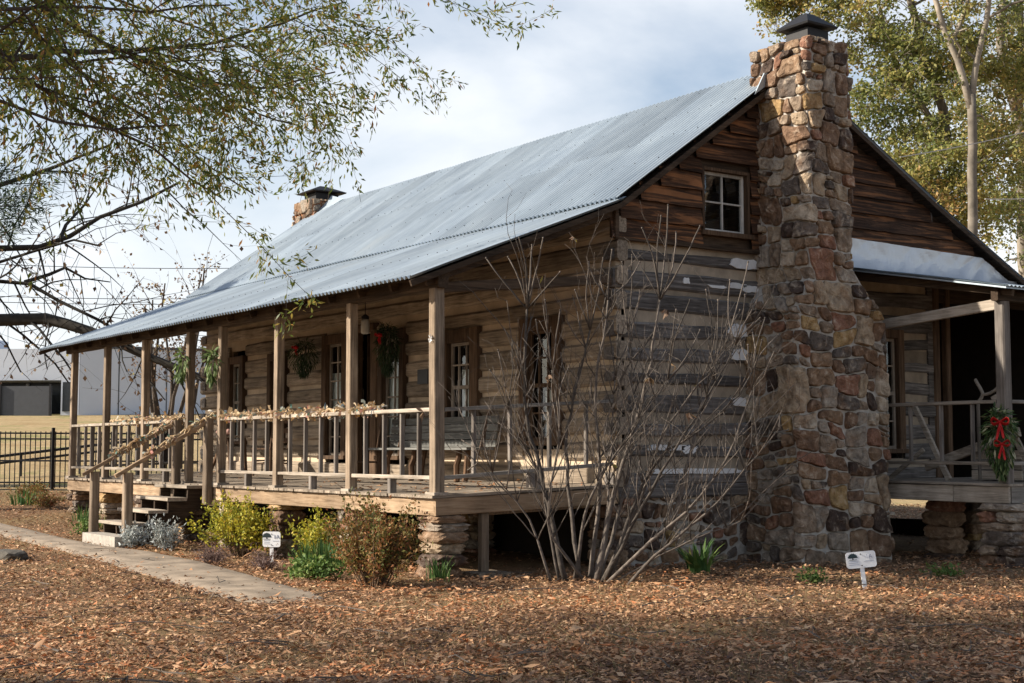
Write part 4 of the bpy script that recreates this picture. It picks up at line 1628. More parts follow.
def cedar():
    base = dl(26, -12.3)
    base.z = ground_z(base.x, base.y)
    t = thing('cedar_tree', base, 'dark evergreen cedar whose branch tips show at the left edge above the limbs', 'tree')
    wm = MB()
    wm.tube([base - Vector((0, 0, .2)), base + Vector((0, 0, 4)), base + Vector((0, 0, 8.5))], [.22, .14, .03], 8)
    P, D = [], []
    tips = [pix(28, 196, 25.6), pix(50, 183, 25.8), pix(15, 205, 25.4), pix(8, 172, 26), pix(32, 218, 25.4), pix(10, 232, 25.2), pix(40, 206, 26.2)]
    for k in range(26):
        a = rng.uniform(0, 6.28)
        z = rng.uniform(3.5, 8)
        tips.append(base + Vector((math.cos(a), math.sin(a), 0)) * (8.8 - z) * .38 * rng.uniform(.7, 1) + Vector((0, 0, z)))
    for q in tips:
        s = Vector((base.x, base.y, q.z - .3))
        wm.tube([s, s.lerp(q, .5) + Vector((0, 0, .12)), q], [.04, .025, .008], 4)
        for i in range(520):
            u = rng.random() ** .5
            c = s.lerp(q, .35 + .68 * u)
            o = rvec() * .28 * rng.random()
            P.append(tuple(c + o))
            D.append(tuple(o.normalized() + (q - s).normalized() * .6))
    n = len(P)
    wm.build('trunk', M['oak_bark'], t, True)
    leaves('crown', np.array(P), np.array(D), nr.uniform(.08, .16, n), nr.uniform(.014, .026, n), M['needle'], t, .2)
cedar()

def broad_tree(name, base, forks, blobs, label, nleaf, lsize, bark, lm_, group=None, ncl=70, csize=.75, bare=0.0):
    """trunk and forks as given polylines with radii; blobs are (centre, rx, ry, rz) of foliage hung with clumps"""
    base = Vector(base)
    t = thing(name, base, label, 'tree', group)
    wm = MB()
    nodes = []
    for pts, r0, r1 in forks:
        ln = smooth_line(pts, .8, .03)
        n = len(ln)
        wm.tube(ln, [r0 + (r1 - r0) * i / (n - 1) for i in range(n)], 9)
        nodes += [(p, r0 + (r1 - r0) * i / (n - 1)) for i, p in enumerate(ln)][n // 4:]
    P, D, Rn = [], [], []
    cls = []
    for (c, rx, ry, rz) in blobs:
        for i in range(int(ncl)):
            v = rvec() * (rng.random() ** .45)
            cls.append(Vector(c) + Vector((v.x * rx, v.y * ry, v.z * rz)))
    # each clump hangs from the nearest wood that is already there, so limbs fork outwards
    start = [q[0] for q in nodes]
    cls.sort(key=lambda q: min((q - s_).length for s_ in start))
    if True:
        for cl in cls:
            nb = min(nodes, key=lambda q: (q[0] - cl).length + max(0, q[0].z + .25 * (q[0] - cl).length - cl.z) * .9)
            r_ = min(.05, nb[1] * .72)
            r2_ = max(.009, r_ * .6)
            q0 = nb[0]
            m1 = q0.lerp(cl, .35) + Vector((0, 0, .10)) + rvec() * .16
            m2 = q0.lerp(cl, .7) + Vector((0, 0, .08)) + rvec() * .16
            wm.tube([q0, m1, m2, cl], [r_, r_ * .85, r2_ * 1.1, r2_ * .7], 5, False)
            nodes += [(m1, r_ * .85), (m2, r2_ * 1.1), (cl, r2_ * .7)]
            mid = m2
            for q in range(3):
                e = cl + rvec() * csize * .9
                wm.tube([cl.lerp(mid, .2 * q), cl.lerp(e, .5) + rvec() * .08, e], [.012, .009, .004], 3, False)
            m = int(nleaf * rng.uniform(.35, 1.5))
            cc = rng.gauss(.5, .16)
            for q in range(m):
                o = rvec() * csize * (rng.random() ** .6)
                o.z *= .6
                P.append(tuple(cl + o))
                D.append((rng.gauss(0, 1), rng.gauss(0, 1), rng.gauss(-.3, .8)))
                Rn.append(min(1, max(0, cc + rng.gauss(0, .17))))
    n = len(P)
    wm.build('trunk', bark, t, True)
    leaves('crown', np.array(P), np.array(D), nr.uniform(.75, 1.25, n) * lsize, nr.uniform(.45, .7, n) * lsize, lm_, t, .4, rnd=np.array(Rn))
    return t

def right_trees():
    def bl(x, y, D, w_, h_, dep_=None):
        """a mass of foliage round a direction, w_ by h_ metres"""
        return (pix(x, y, D), w_, w_ if dep_ is None else dep_, h_)
    b1 = dl(43, 13.7)
    b1.z = ground_z(b1.x, b1.y)
    D = 43
    broad_tree('tall_hardwood', b1,
               [([b1 - Vector((0, 0, .3)), pix(972, 300, D), pix(973, 200, D), pix(971, 95, D)], .17, .14),
                ([pix(972, 112, D), pix(958, 60, D), pix(944, 30, D), pix(932, -10, D), pix(925, -70, D)], .125, .06),
                ([pix(971.5, 112, D), pix(977, 60, D), pix(988, 20, D), pix(992, -30, D), pix(1005, -90, D)], .115, .06),
                ([pix(950, 45, D), pix(962, 20, D + 1), pix(972, -20, D + 2)], .10, .05)],
               [bl(930, -60, D, 3.6, 2.4), bl(1010, -50, D, 3.2, 2.2), bl(925, 60, D + 1.5, 2.2, 1.6), bl(1005, 140, D + 2, 2.3, 1.8), bl(1015, 60, D + 3, 1.8, 1.6)],
               'tall pale-trunked hardwood forking in two above the right roof slope', 64, .15, M['pale_bark'], M['autumn'], 'tall trees behind the cabin', ncl=70, csize=.55)
    b2 = dl(47, 11.0)
    b2.z = ground_z(b2.x, b2.y)
    D = 47
    broad_tree('yellowing_hardwood', b2,
               [([b2 - Vector((0, 0, .3)), pix(885, 260, D), pix(945, 140, D), pix(925, 60, D), pix(905, -20, D)], .26, .12),
                ([pix(945, 140, D), pix(900, 70, D), pix(880, 10, D)], .12, .06),
                ([pix(925, 60, D), pix(860, 10, D), pix(810, -20, D)], .10, .04)],
               [bl(835, 12, D, 2.9, 1.7), bl(905, 70, D, 2.3, 1.7), bl(885, 125, D, 2.0, 1.9), bl(925, 170, D - 1, 2.1, 1.6), bl(880, -60, D, 4.6, 2.0), bl(780, -8, D, 1.2, .9), bl(955, 215, D - 1, 2.2, 1.2)],
               'dense yellow-green hardwood close behind the chimney cap', 62, .15, M['pale_bark'], M['autumn'], 'tall trees behind the cabin', ncl=74, csize=.6)
    b3 = dl(52, 19.2)
    b3.z = ground_z(b3.x, b3.y)
    D = 52
    broad_tree('leaning_hardwood', b3,
               [([b3 - Vector((0, 0, .3)), pix(1024, 260, D), pix(1020, 130, D), pix(1003, 70, D), pix(1000, 20, D), pix(1012, -40, D)], .27, .14),
                ([pix(1018, 120, D), pix(1022, 60, D), pix(1020, 0, D), pix(1018, -60, D)], .16, .08)],
               [bl(1030, 90, D, 3.4, 2.4), bl(1005, 215, D, 3.6, 2.2), bl(1045, 0, D, 3.5, 2.6), bl(960, 130, D + 2, 2.4, 2.2)],
               'grey-trunked hardwood at the right edge with yellow and orange lower leaves', 70, .16, M['pale_bark'], M['autumn'], 'tall trees behind the cabin', ncl=64, csize=.65)
    for (lat, dpt, lab, nm) in ((9, 62, 'broad yellowing tree low behind the rear roof', 'round_tree'), (25, 58, 'broad yellowing tree beyond the right edge of the cabin', 'round_tree')):
        b = dl(dpt, lat)
        b.z = ground_z(b.x, b.y)
        broad_tree(nm, b, [([b, b + Vector((0, 0, 3)), b + Vector((.3, 0, 7))], .25, .1)],
                   [(b + Vector((0, 0, 6.0)), 4, 4, 3.0), (b + Vector((2, 1, 4.5)), 3, 3, 2.2), (b + Vector((-2, -1, 4)), 3, 3, 2.4)], lab, 110, .24, M['oak_bark'], M['autumn'], None, ncl=36, csize=1.0)
right_trees()

# ------------------------------------------------------------------ modern building and fences beyond the field
def far_building():
    o = dl(72, -21.9)
    t = thing('white_building', (o.x, o.y, ground_z(o.x, o.y)), 'plain white modern building with a dark recessed entrance beyond the field', 'building')
    zb = ground_z(o.x, o.y) - .3
    wall_m = plain('white_render', (0.52, 0.56, 0.63), 0.7, var=0.06, nscale=.4, bstr=0)
    dark_m = plain('dark_glazing', (0.03, 0.035, 0.04), 0.2, var=0.2)
    grey_m = plain('grey_panel', (0.07, 0.075, 0.085), 0.6, var=0.1)
    e1_ = (Rv * .93 + Fv * .37).normalized()          # right-hand face, turned from the sun
    e2_ = (-Rv * .995 + Fv * .09).normalized()         # left-hand face
    up = Vector((0, 0, 1))
    def slab(mb, p, d, l, n, th, z0, z1, r=.5):
        q = [p, p + d * l, p + d * l + n * th, p + n * th]
        vs = [Vector((a.x, a.y, z0)) for a in q] + [Vector((a.x, a.y, z1)) for a in q]
        mb.add(vs, [(0, 1, 2, 3), (7, 6, 5, 4), (0, 4, 5, 1), (1, 5, 6, 2), (2, 6, 7, 3), (3, 7, 4, 0)], r)
    p0 = Vector((o.x, o.y, 0))
    top = pix(100, 348, 72).z
    mb = MB()
    slab(mb, p0, e1_, 24, e2_ * -1 * 0 + Fv, 10, zb, top)
    mb.build('side_wall', wall_m, t)
    mb = MB()
    slab(mb, p0 + e2_ * .02, e2_, .95, Fv, 9, zb, top - .02)
    za = pix(40, 381, 73).z
    slab(mb, p0 + e2_ * .98, e2_, 28, Fv, 8, za, top - .02)
    slab(mb, p0 + e2_ * 20, e2_, 9, Fv, 8, zb, za)
    mb.build('front_wall', wall_m, t)
    mb = MB()
    slab(mb, p0 + e2_ * 1.0 + Fv * 2.5, e2_, 19, Fv, .3, zb, za - .02)
    slab(mb, p0 + e2_ * .45 - Fv * .05, e2_, .42, Fv, .12, zb + .5, za - .1)
    mb.build('glazing', dark_m, t)
    for k in range(9):
        mb = MB()
        slab(mb, p0 + e2_ * (1.4 + k * 2.1) + Fv * 2.3, e2_, .14, Fv, .15, zb, za - .05)
        mb.build('mullion', wall_m if k % 3 else grey_m, t)
    mb = MB()
    slab(mb, p0 + e2_ * 1.2 - Fv * .8, e2_, 17, Fv, .1, zb + .1, zb + 1.75)
    mb.build('screen_panel', grey_m, t)
    for k in range(7):
        mb = MB()
        slab(mb, p0 + e2_ * (1.2 + k * 2.6) - Fv * .9, e2_, .09, Fv, .09, zb, zb + 1.85)
        mb.build('screen_post', M['black_metal'], t)
    for k in range(5):
        mb = MB()
        slab(mb, p0 + e1_ * (1.9 + k * 2.4) - Fv * .02, e1_, .05, Fv, .1, zb, top)
        mb.build('panel_joint', grey_m, t)
    mb = MB()
    slab(mb, p0 + e2_ * 6 + Fv * 4, e2_, 3.0, Fv, 2, top, top + .8)
    mb.build('roof_unit', wall_m, t)
    mb = MB()
    slab(mb, p0 - Fv * .05 + e1_ * -.1, e1_, 24.2, Fv, 10.2, top + .004, top + .14)
    mb.build('parapet', grey_m, t)
far_building()

def iron_fence():
    a, b = dl(30.5, -14.5), dl(29.6, -2.5)
    t = thing('iron_fence', (a.x, a.y, ground_z(a.x, a.y)), 'black iron picket fence along the edge of the dry grass field', 'fence')
    ln = (b - a).length
    npan = 5
    for i in range(npan + 1):
        p = a.lerp(b, i / npan)
        g = ground_z(p.x, p.y)
        mb = MB()
        mb.box((p.x - .03, p.y - .03, g - .1), (p.x + .03, p.y + .03, g + 1.32))
        mb.build('post', M['black_metal'], t)
    for i in range(npan):
        p, q = a.lerp(b, i / npan), a.lerp(b, (i + 1) / npan)
        mb = MB()
        for zt in (.16, .62, 1.08, 1.20):
            mb.beam((p.x, p.y, ground_z(p.x, p.y) + zt), (q.x, q.y, ground_z(q.x, q.y) + zt), .03, .035)
        m = 22
        for k in range(m):
            r = p.lerp(q, (k + .5) / m)
            g = ground_z(r.x, r.y)
            mb.box((r.x - .009, r.y - .009, g + .05), (r.x + .009, r.y + .009, g + 1.24))
        mb.build('picket_panel', M['black_metal'], t)
iron_fence()

def pipe_rail():
    a, b = pix(-40, 461, 33), pix(190, 434, 36)
    t = thing('pipe_handrail', (a.x, a.y, ground_z(a.x, a.y)), 'black double pipe handrail sloping up behind the iron fence', 'handrail')
    mb = MB()
    mb.tube([a, b], .035, 6)
    mb.tube([a - Vector((0, 0, .16)), b - Vector((0, 0, .16))], .03, 6)
    mb.build('rail', M['black_metal'], t)
    for i in range(5):
        p = a.lerp(b, i / 4)
        mb = MB()
        mb.tube([p, (p.x, p.y, ground_z(p.x, p.y) - .1)], .03, 6)
        mb.build('post', M['black_metal'], t)
pipe_rail()

M['cable'] = plain('pale_cable', (0.5, 0.47, 0.42), .6, var=.1)
def wire(pts, r, label):
    mb = MB()
    a, b = Vector(pts[0]), Vector(pts[1])
    ln = []
    for i in range(25):
        u = i / 24
        p = a.lerp(b, u)
        p.z -= pts[2] * 4 * u * (1 - u)
        ln.append(p)
    mb.tube(ln, r, 4)
    tag(mb.build('power_line', M['black_metal'] if r > .016 else M['cable'], None), label, 'wire', 'overhead power lines')
for y0, y1, lab in ((258, 266, 'uppermost thin power line across the sky left of the roof'), (291, 295, 'middle thin power line across the sky left of the roof'), (297, 300, 'lowest thin power line across the sky left of the roof')):
    wire((pix(-120, y0, 58), pix(330, y1, 66), .25), .018, lab)
wire((pix(900, 157, 30), pix(1100, 110, 34), .1), .014, 'upper pale wire crossing the trees right of the chimney')
wire((pix(985, 199, 30), pix(1120, 186, 34), .1), .014, 'lower pale wire at the right edge above the rear roof')

# ------------------------------------------------------------------ bare shrub by the gable corner
def bare_shrub():
    base = Vector((1.15, 1.2, 0))
    t = thing('bare_shrub', base, 'big leafless many-stemmed shrub before the corner of the log walls', 'shrub')
    mb = MB()
    buds = []
    lp, ld = [], []
    stems = [
        ([(566, 583, 15.1), (541, 473, 15.2), (526, 418, 15.3), (526, 340, 15.3), (527, 309, 15.3)], .042, .016, [(519, 238), (532, 245), (543, 238), (508, 257), (560, 272), (486, 258)]),
        ([(552, 585, 15.0), (530, 520, 15.0), (505, 490, 14.9), (478, 455, 14.8)], .022, .006, [(462, 440), (468, 470)]),
        ([(579, 582, 15.2), (566, 450, 15.5), (574, 400, 15.6), (590, 330, 15.6)], .036, .012, [(589, 262), (603, 258), (575, 290)]),
        ([(596, 583, 15.0), (617, 482, 15.1), (643, 400, 15.2), (655, 330, 15.2), (660, 300, 15.2)], .046, .014, [(668, 205), (642, 228), (700, 226), (676, 232), (661, 216), (652, 250)]),
        ([(590, 580, 15.2), (600, 480, 15.3), (595, 400, 15.4), (602, 340, 15.4), (608, 300, 15.4)], .036, .012, [(589, 267), (640, 262), (612, 250), (600, 280)]),
        ([(606, 583, 14.9), (652, 541, 14.7), (700, 497, 14.6), (735, 440, 14.6), (752, 390, 14.6)], .032, .008, [(762, 340), (774, 352), (748, 345)]),
        ([(628, 584, 14.8), (655, 556, 14.6), (705, 515, 14.5), (745, 470, 14.5), (770, 440, 14.5)], .026, .007, [(780, 415), (788, 430)]),
        ([(602, 582, 15.1), (640, 500, 15.1), (660, 440, 15.1), (690, 395, 15.2), (725, 350, 15.3)], .036, .009, [(740, 310), (760, 318), (728, 300), (748, 262)]),
        ([(608, 580, 15.0), (650, 470, 15.0), (700, 430, 15.0), (740, 395, 15.0), (752, 372, 15.0)], .034, .009, [(765, 318), (778, 335), (752, 330)]),
        ([(670, 530, 15.6), (682, 489, 15.6), (696, 430, 15.7), (712, 380, 15.7)], .04, .01, [(718, 300), (728, 318), (706, 290), (735, 340)]),
        ([(585, 582, 15.1), (548, 520, 14.9), (560, 430, 14.8), (552, 370, 14.8)], .026, .009, [(545, 300), (560, 310), (536, 320)]),
        ([(600, 580, 15.3), (628, 470, 15.6), (632, 380, 15.7), (628, 330, 15.7)], .034, .01, [(622, 262), (632, 255), (640, 290)]),
        ([(604, 582, 15.0), (630, 530, 14.8), (672, 455, 14.7), (705, 400, 14.7), (735, 345, 14.7)], .032, .008, [(745, 295), (757, 300), (730, 280)]),
        ([(574, 583, 15.2), (590, 500, 15.0), (640, 420, 14.9), (668, 380, 14.9)], .03, .009, [(690, 300), (676, 310), (700, 330)]),
        ([(610, 583, 14.9), (690, 540, 14.6), (740, 520, 14.6), (772, 485, 14.6)], .016, .005, [(790, 470)]),
        ([(592, 583, 15.2), (606, 520, 15.4), (612, 430, 15.5), (615, 380, 15.5)], .026, .009, [(606, 320), (618, 325), (630, 340)]),
        ([(560, 584, 15.1), (548, 520, 15.2), (538, 470, 15.3), (520, 440, 15.3), (508, 410, 15.3)], .024, .008, [(498, 350), (512, 340), (490, 370)]),
    ]
    def twig(p, q, r0, r1, lv):
        ln = smooth_line([p, p.lerp(q, .5) + rvec() * .05, q], .12, .006)
        n = len(ln)
        mb.tube(ln, [r0 + (r1 - r0) * i / (n - 1) for i in range(n)], 5)
        mb.rock(tuple(q), r1 * 1.6, r1 * 1.6, r1 * 2.2, sub=1)
        if lv > 0:
            for k in range(rng.randint(1, 3)):
                s = ln[rng.randint(n // 3, n - 1)]
                d = ((q - p).normalized() * .7 + rvec() * .7 + Vector((0, 0, .35))).normalized()
                twig(s, s + d * rng.uniform(.18, .5), r1 * .9, r1 * .55, lv - 1)
        if rng.random() < .008:
            lp.append(tuple(q))
    for pts, r0, r1, tips in stems:
        ln = smooth_line([pix(*p) for p in pts], .18, .012)
        ln[0].z = min(ln[0].z, 0.0) if ln[0].z < .3 else ln[0].z
        n = len(ln)
        mb.tube(ln, [.78 * (r0 + (r1 - r0) * (i / (n - 1)) ** .8) for i in range(n)], 7)
        e = ln[-1]
        for (x, y) in tips:
            twig(e, pix(x, y, pts[-1][2] + rng.uniform(-.3, .3)), r1 * .8, .007, 0)
        for k in range(15):                          # side shoots up the stem
            i = rng.randint(n // 4, n - 1)
            d = (rvec() * .8 + Vector((0, 0, .55)) + (ln[-1] - ln[0]).normalized() * .5 + Vector((0, 0, .3))).normalized()
            twig(ln[i], ln[i] + d * rng.uniform(.3, .9), .007, .0035, 2 if k % 2 else 1)
    mb.build('stems', M['shrub_bark'], t, True)
    P, D = [], []
    for p in lp:
        for k in range(rng.randint(3, 8)):
            P.append(p)
            D.append((rng.gauss(0, .6), rng.gauss(0, .6), rng.gauss(-.8, .4)))
    n = len(P)
    leaves('withered_leaves', np.array(P), np.array(D), nr.uniform(.05, .12, n), nr.uniform(.02, .05, n), M['seed'], t, .8)
bare_shrub()

# ------------------------------------------------------------------ bed plants
def bush(name, c, rx, ry, h, n, ls, stops, label, aspect=.5, group=None, nst=40, stemcol=(0.12, 0.08, 0.05), zc=.55, cl=.14, cat='shrub', trans=.3, lean=.2):
    c = Vector(c)
    c.z = ground_z(c.x, c.y)
    t = thing(name, c, label, cat, group)
    mb = MB()
    P, D, R_ = [], [], []
    for i in range(nst):
        v = rvec() * (rng.random() ** .35) * (.72 + .75 * max(-.3, mnoise.noise((i * .37, c.x, c.y))) + (.35 if rng.random() < .12 else 0))
        tip = c + Vector((v.x * rx, v.y * ry, h * (zc + (1 - zc) * v.z * (1.0 if v.z > 0 else zc / (1 - zc) * .8))))
        tip.z = max(tip.z, c.z + .05)
        s = c + Vector((v.x * rx * .25, v.y * ry * .25, 0))
        mb.tube([s, s.lerp(tip, .5) + rvec() * .03 + Vector((0, 0, .04)), tip], [.006, .004, .002], 4, False)
        base_r = rng.gauss(.5, .16)
        for k in range(int(n / nst)):
            u = rng.random()
            p = s.lerp(tip, .45 + .6 * u) + rvec() * cl * rng.random()
            if p.z < c.z + .02:
                p.z = c.z + .02 + rng.random() * .05
            P.append(tuple(p))
            d = (tip - s).normalized() * .5 + rvec()
            D.append(tuple(d))
            R_.append(min(1, max(0, base_r + rng.gauss(0, .18))))
    n = len(P)
    mb.build('stems', plain(name + '_stems', stemcol, .9, var=.3), t)
    leaves('foliage', np.array(P), np.array(D), nr.uniform(.7, 1.3, n) * ls, nr.uniform(.8, 1.2, n) * ls * aspect, leafmat(name + '_leaves', stops, trans), t, .35, rnd=np.array(R_))
    return t
YG = [(0.0, (0.10, 0.14, 0.025)), (0.4, (0.30, 0.31, 0.04)), (0.75, (0.50, 0.43, 0.045)), (1.0, (0.45, 0.27, 0.05))]
bush('spirea_bush', (-3.95, -.5, 0), .86, .6, .86, 5600, .05, YG, 'bright yellow-green bush beside the steps', nst=70)
bush('spirea_bush', (-2.6, -.12, 0), .55, .34, .74, 2000, .05, YG, 'smaller yellow-green bush behind the white marker sign', nst=34)
RB = [(0.0, (0.05, 0.07, 0.02)), (0.35, (0.14, 0.14, 0.035)), (0.6, (0.24, 0.14, 0.05)), (0.85, (0.31, 0.12, 0.05)), (1.0, (0.10, 0.05, 0.03))]
bush('nandina_bush', (.45, -1.02, 0), .95, .6, 1.04, 6800, .045, RB, 'loose reddish-brown and green bush in front of the corner pier', nst=110, cl=.11)
SV = [(0.0, (0.22, 0.25, 0.24)), (0.5, (0.40, 0.43, 0.42)), (1.0, (0.56, 0.58, 0.56))]
bush('silver_plant', (-6.0, -1.16, 0), .30, .24, .40, 1000, .07, SV, 'pale silver-grey leafy plant left of its pair, at the foot of the steps', aspect=.32, group='silver plants by the steps', nst=30, cat='plant', trans=.15)
bush('silver_plant', (-5.5, -.93, 0), .26, .22, .46, 800, .07, SV, 'pale silver-grey leafy plant between the steps and the yellow bush', aspect=.32, group='silver plants by the steps', nst=26, cat='plant', trans=.15)
LV = [(0.0, (0.08, 0.05, 0.045)), (0.5, (0.16, 0.105, 0.09)), (1.0, (0.24, 0.18, 0.16))]
bush('dried_lavender', (-3.1, -1.25, 0), .46, .22, .26, 900, .05, LV, 'low dried purplish-brown plant in front of the yellow bush', aspect=.15, nst=60, cat='plant', stemcol=(.14, .09, .08))
bush('dried_lavender', (-2.0, -1.08, 0), .42, .2, .24, 700, .05, LV, 'low dried purplish-brown plant at the foot of the left marker sign', aspect=.15, nst=46, cat='plant', stemcol=(.14, .09, .08))
GC = [(0.0, (0.05, 0.10, 0.025)), (0.5, (0.11, 0.19, 0.045)), (1.0, (0.24, 0.28, 0.08))]
bush('ground_ivy', (-.75, -1.12, 0), .55, .3, .2, 1300, .05, GC, 'low light green mat of leaves beside the path', aspect=.8, nst=50, cat='plant')
bush('weed_clump', (2.55, 3.05, 0), .2, .14, .12, 220, .06, GC, 'small green weed clump left of the leaning marker sign', aspect=.4, nst=14, cat='plant')
bush('weed_clump', (2.85, 4.9, 0), .3, .15, .10, 260, .06, GC, 'flat green weed clump beside the stone pier on the right', aspect=.4, nst=16, cat='plant')
bush('creeper', (-8.5, -1.0, 0), .35, .2, .3, 500, .05, GC, 'green leafy plant in the bed left of the steps', aspect=.5, nst=26, cat='plant')
bush('winter_bed_plant', (-15.2, .1, 0), .9, .35, .35, 1100, .06, RB, 'low dark reddish plants in the bed at the left picture edge', aspect=.5, nst=40, cat='plant')

def blades(name, c, rad, h, n, stops, label, wdt=.02, cat='plant', group=None, lean=.5):
    c = Vector(c)
    c.z = ground_z(c.x, c.y)
    t = thing(name, c, label, cat, group)
    mb = MB()
    for i in range(n):
        a = rng.uniform(0, 6.283)
        r = rad * rng.random() ** .6
        b = c + Vector((math.cos(a) * r, math.sin(a) * r, 0))
        d = Vector((math.cos(a + rng.gauss(0, .5)), math.sin(a + rng.gauss(0, .5)), 0))
        s = d.cross(Vector((0, 0, 1)))
        hh = h * rng.uniform(.6, 1.1)
        ln = lean * rng.uniform(.1, 1)
        vs = []
        for k in range(5):
            u = k / 4
            p = b + d * (hh * ln * u * u) + Vector((0, 0, hh * (u - .35 * ln * u * u)))
            wv = wdt * (1 - u ** 2) + .001
            vs += [p - s * wv * .5, p + s * wv * .5]
        mb.add(vs, [(2 * k, 2 * k + 1, 2 * k + 3, 2 * k + 2) for k in range(4)])
    mb.build('blades', leafmat(name + '_green', stops, .25), t)
IR = [(0.0, (0.03, 0.075, 0.02)), (0.5, (0.06, 0.13, 0.035)), (0.9, (0.12, 0.19, 0.05)), (1.0, (0.28, 0.24, 0.09))]
blades('iris_clump', (-1.6, -.52, 0), .34, .40, 180, IR, 'green strappy iris clump between the yellow and the reddish bush', .022)
blades('iris_clump', (.25, -.12, 0), .14, .30, 60, IR, 'small dark green iris clump at the foot of the corner stone pier', .016)
blades('broad_leaf_clump', (1.15, 2.72, 0), .14, .46, 56, IR, 'bright green strappy clump against the gable stone foundation', .05, lean=1.0)
bush('winter_bed_plant', (-13.6, -.1, 0), .6, .3, .3, 700, .055, RB, 'low dark reddish plants in the bed off the left end of the porch', aspect=.5, nst=40, cat='plant')
blades('iris_clump', (-14.3, -.3, 0), .3, .34, 70, IR, 'green iris clump among the dark bed plants at the far left', .024)
blades('iris_clump', (-10.9, -.25, 0), .25, .3, 60, IR, 'green iris clump under the porch left of the steps, farther out', .02)
blades('iris_clump', (-9.5, -.6, 0), .2, .26, 50, IR, 'green iris clump in the leaf bed beside the bottom step', .02)

# ------------------------------------------------------------------ marker signs, stone
def text_mesh(txt, size, extrude=.001):
    cu = bpy.data.curves.new('lettering', 'FONT')
    cu.body = txt
    cu.size = size
    cu.extrude = extrude
    cu.align_x = 'CENTER'
    cu.align_y = 'CENTER'
    cu.resolution_u = 3
    ob = bpy.data.objects.new('tmp', cu)
    COL.objects.link(ob)
    dg = bpy.context.evaluated_depsgraph_get()
    me = bpy.data.meshes.new_from_object(ob.evaluated_get(dg))
    bpy.data.objects.remove(ob)
    return me
white_plate = plain('white_sign_plate', (0.78, 0.79, 0.80), .5, var=.05)
ink = plain('dark_green_ink', (0.02, 0.035, 0.04), .6, var=.1)
pale_ink = plain('faded_blue_grey_ink', (0.30, 0.33, 0.42), .6, var=.1)
def marker(loc, w_, h_, hp, yaw, tilt, back, label, txt):
    t = thing('marker_sign', loc, label, 'sign')
    def put(me_or_mb, name, m):
        if isinstance(me_or_mb, MB):
            ob = me_or_mb.build(name, m, t)
            for v in ob.data.vertices:
                v.co = v.co + Vector(loc)
        else:
            ob = bpy.data.objects.new(name, me_or_mb)
            me_or_mb.materials.append(m)
            COL.objects.link(ob)
            ob.parent = t
        return ob
    mb = MB()
    n = 6
    r = .03
    poly = []
    for (cx, cz, a0) in ((w_ / 2 - r, h_ / 2 - r, 0), (-w_ / 2 + r, h_ / 2 - r, 90), (-w_ / 2 + r, -h_ / 2 + r, 180), (w_ / 2 - r, -h_ / 2 + r, 270)):
        for k in range(n + 1):
            a = math.radians(a0 + 90 * k / n)
            poly.append((cx + r * math.cos(a), 0, hp + cz + r * math.sin(a)))
    mb.prism(poly, (0, .006, 0))
    plate = put(mb, 'plate', white_plate)
    mb = MB()
    mb.box((-.022, .0065, -.1), (.022, .016, hp + h_ * .42))
    put(mb, 'stake', white_plate)
    mb = MB()                # small tree emblem: round crown of lobes over a short trunk
    cx, cz = -w_ * .27, hp + h_ * .20
    s = h_ * .30
    crown = []
    for k in range(25):
        a = math.pi * k / 24
        rr_ = s * (1 + .07 * math.sin(k * 2.1))
        crown.append((cx + rr_ * math.cos(a), -.0025, cz - s * .25 + rr_ * .95 * math.sin(a)))
    mb.prism(crown, (0, .0015, 0))
    mb.box((cx - s * .11, -.0025, cz - s * .55), (cx + s * .11, -.001, cz - s * .26))
    mb.box((cx - s * .8, -.0025, cz - s * .66), (cx + s * .8, -.001, cz - s * .57))
    put(mb, 'tree_emblem', ink)
    mb = MB()
    for k in range(3):
        mb.box((-w_ * .43, -.0022, hp - h_ * (.08 + .11 * k)), (-w_ * (.08 + .03 * (k % 2)), -.001, hp - h_ * (.055 + .11 * k)))
    mb.box((w_ * .08, -.0022, hp - h_ * .12), (w_ * .42, -.001, hp - h_ * .095))
    put(mb, 'printed_lines', pale_ink)
    me = text_mesh(txt, h_ * .36)
    ob = put(me, 'lettering', pale_ink)
    ob.location = (w_ * .27, -.003, hp + h_ * .16)
    ob.rotation_euler = (math.pi / 2, 0, 0)
    for z in (.34, -.36):
        mb = MB()
        mb.tube([(0, -.006, hp + h_ * z), (0, 0, hp + h_ * z)], .006, 8)
        put(mb, 'screw', M['black_metal'])
    t.rotation_euler = (back, tilt, yaw)
face = math.atan2(Rv.y, Rv.x)
marker((-2.68, -.68, ground_z(-2.68, -.68)), .225, .185, .30, face - .2, 0.0, 0.0, 'small upright white marker sign in front of the yellow bushes', '1A')
marker((3.22, 3.12, 0), .31, .165, .28, face + .05, -.09, -.14, 'small white marker sign leaning back, before the stone chimney', '1A')

mb = MB()
mb.rock((-5.25, -3.05, .06), .42, .2, .10, sub=3)
tag(mb.build('edging_stone', plain('dark_weathered_stone', (0.10, 0.09, 0.075), .95, var=.4, nscale=12, bstr=.6), None, False), 'low dark flat stone lying on the leaves at the left edge', 'stone')

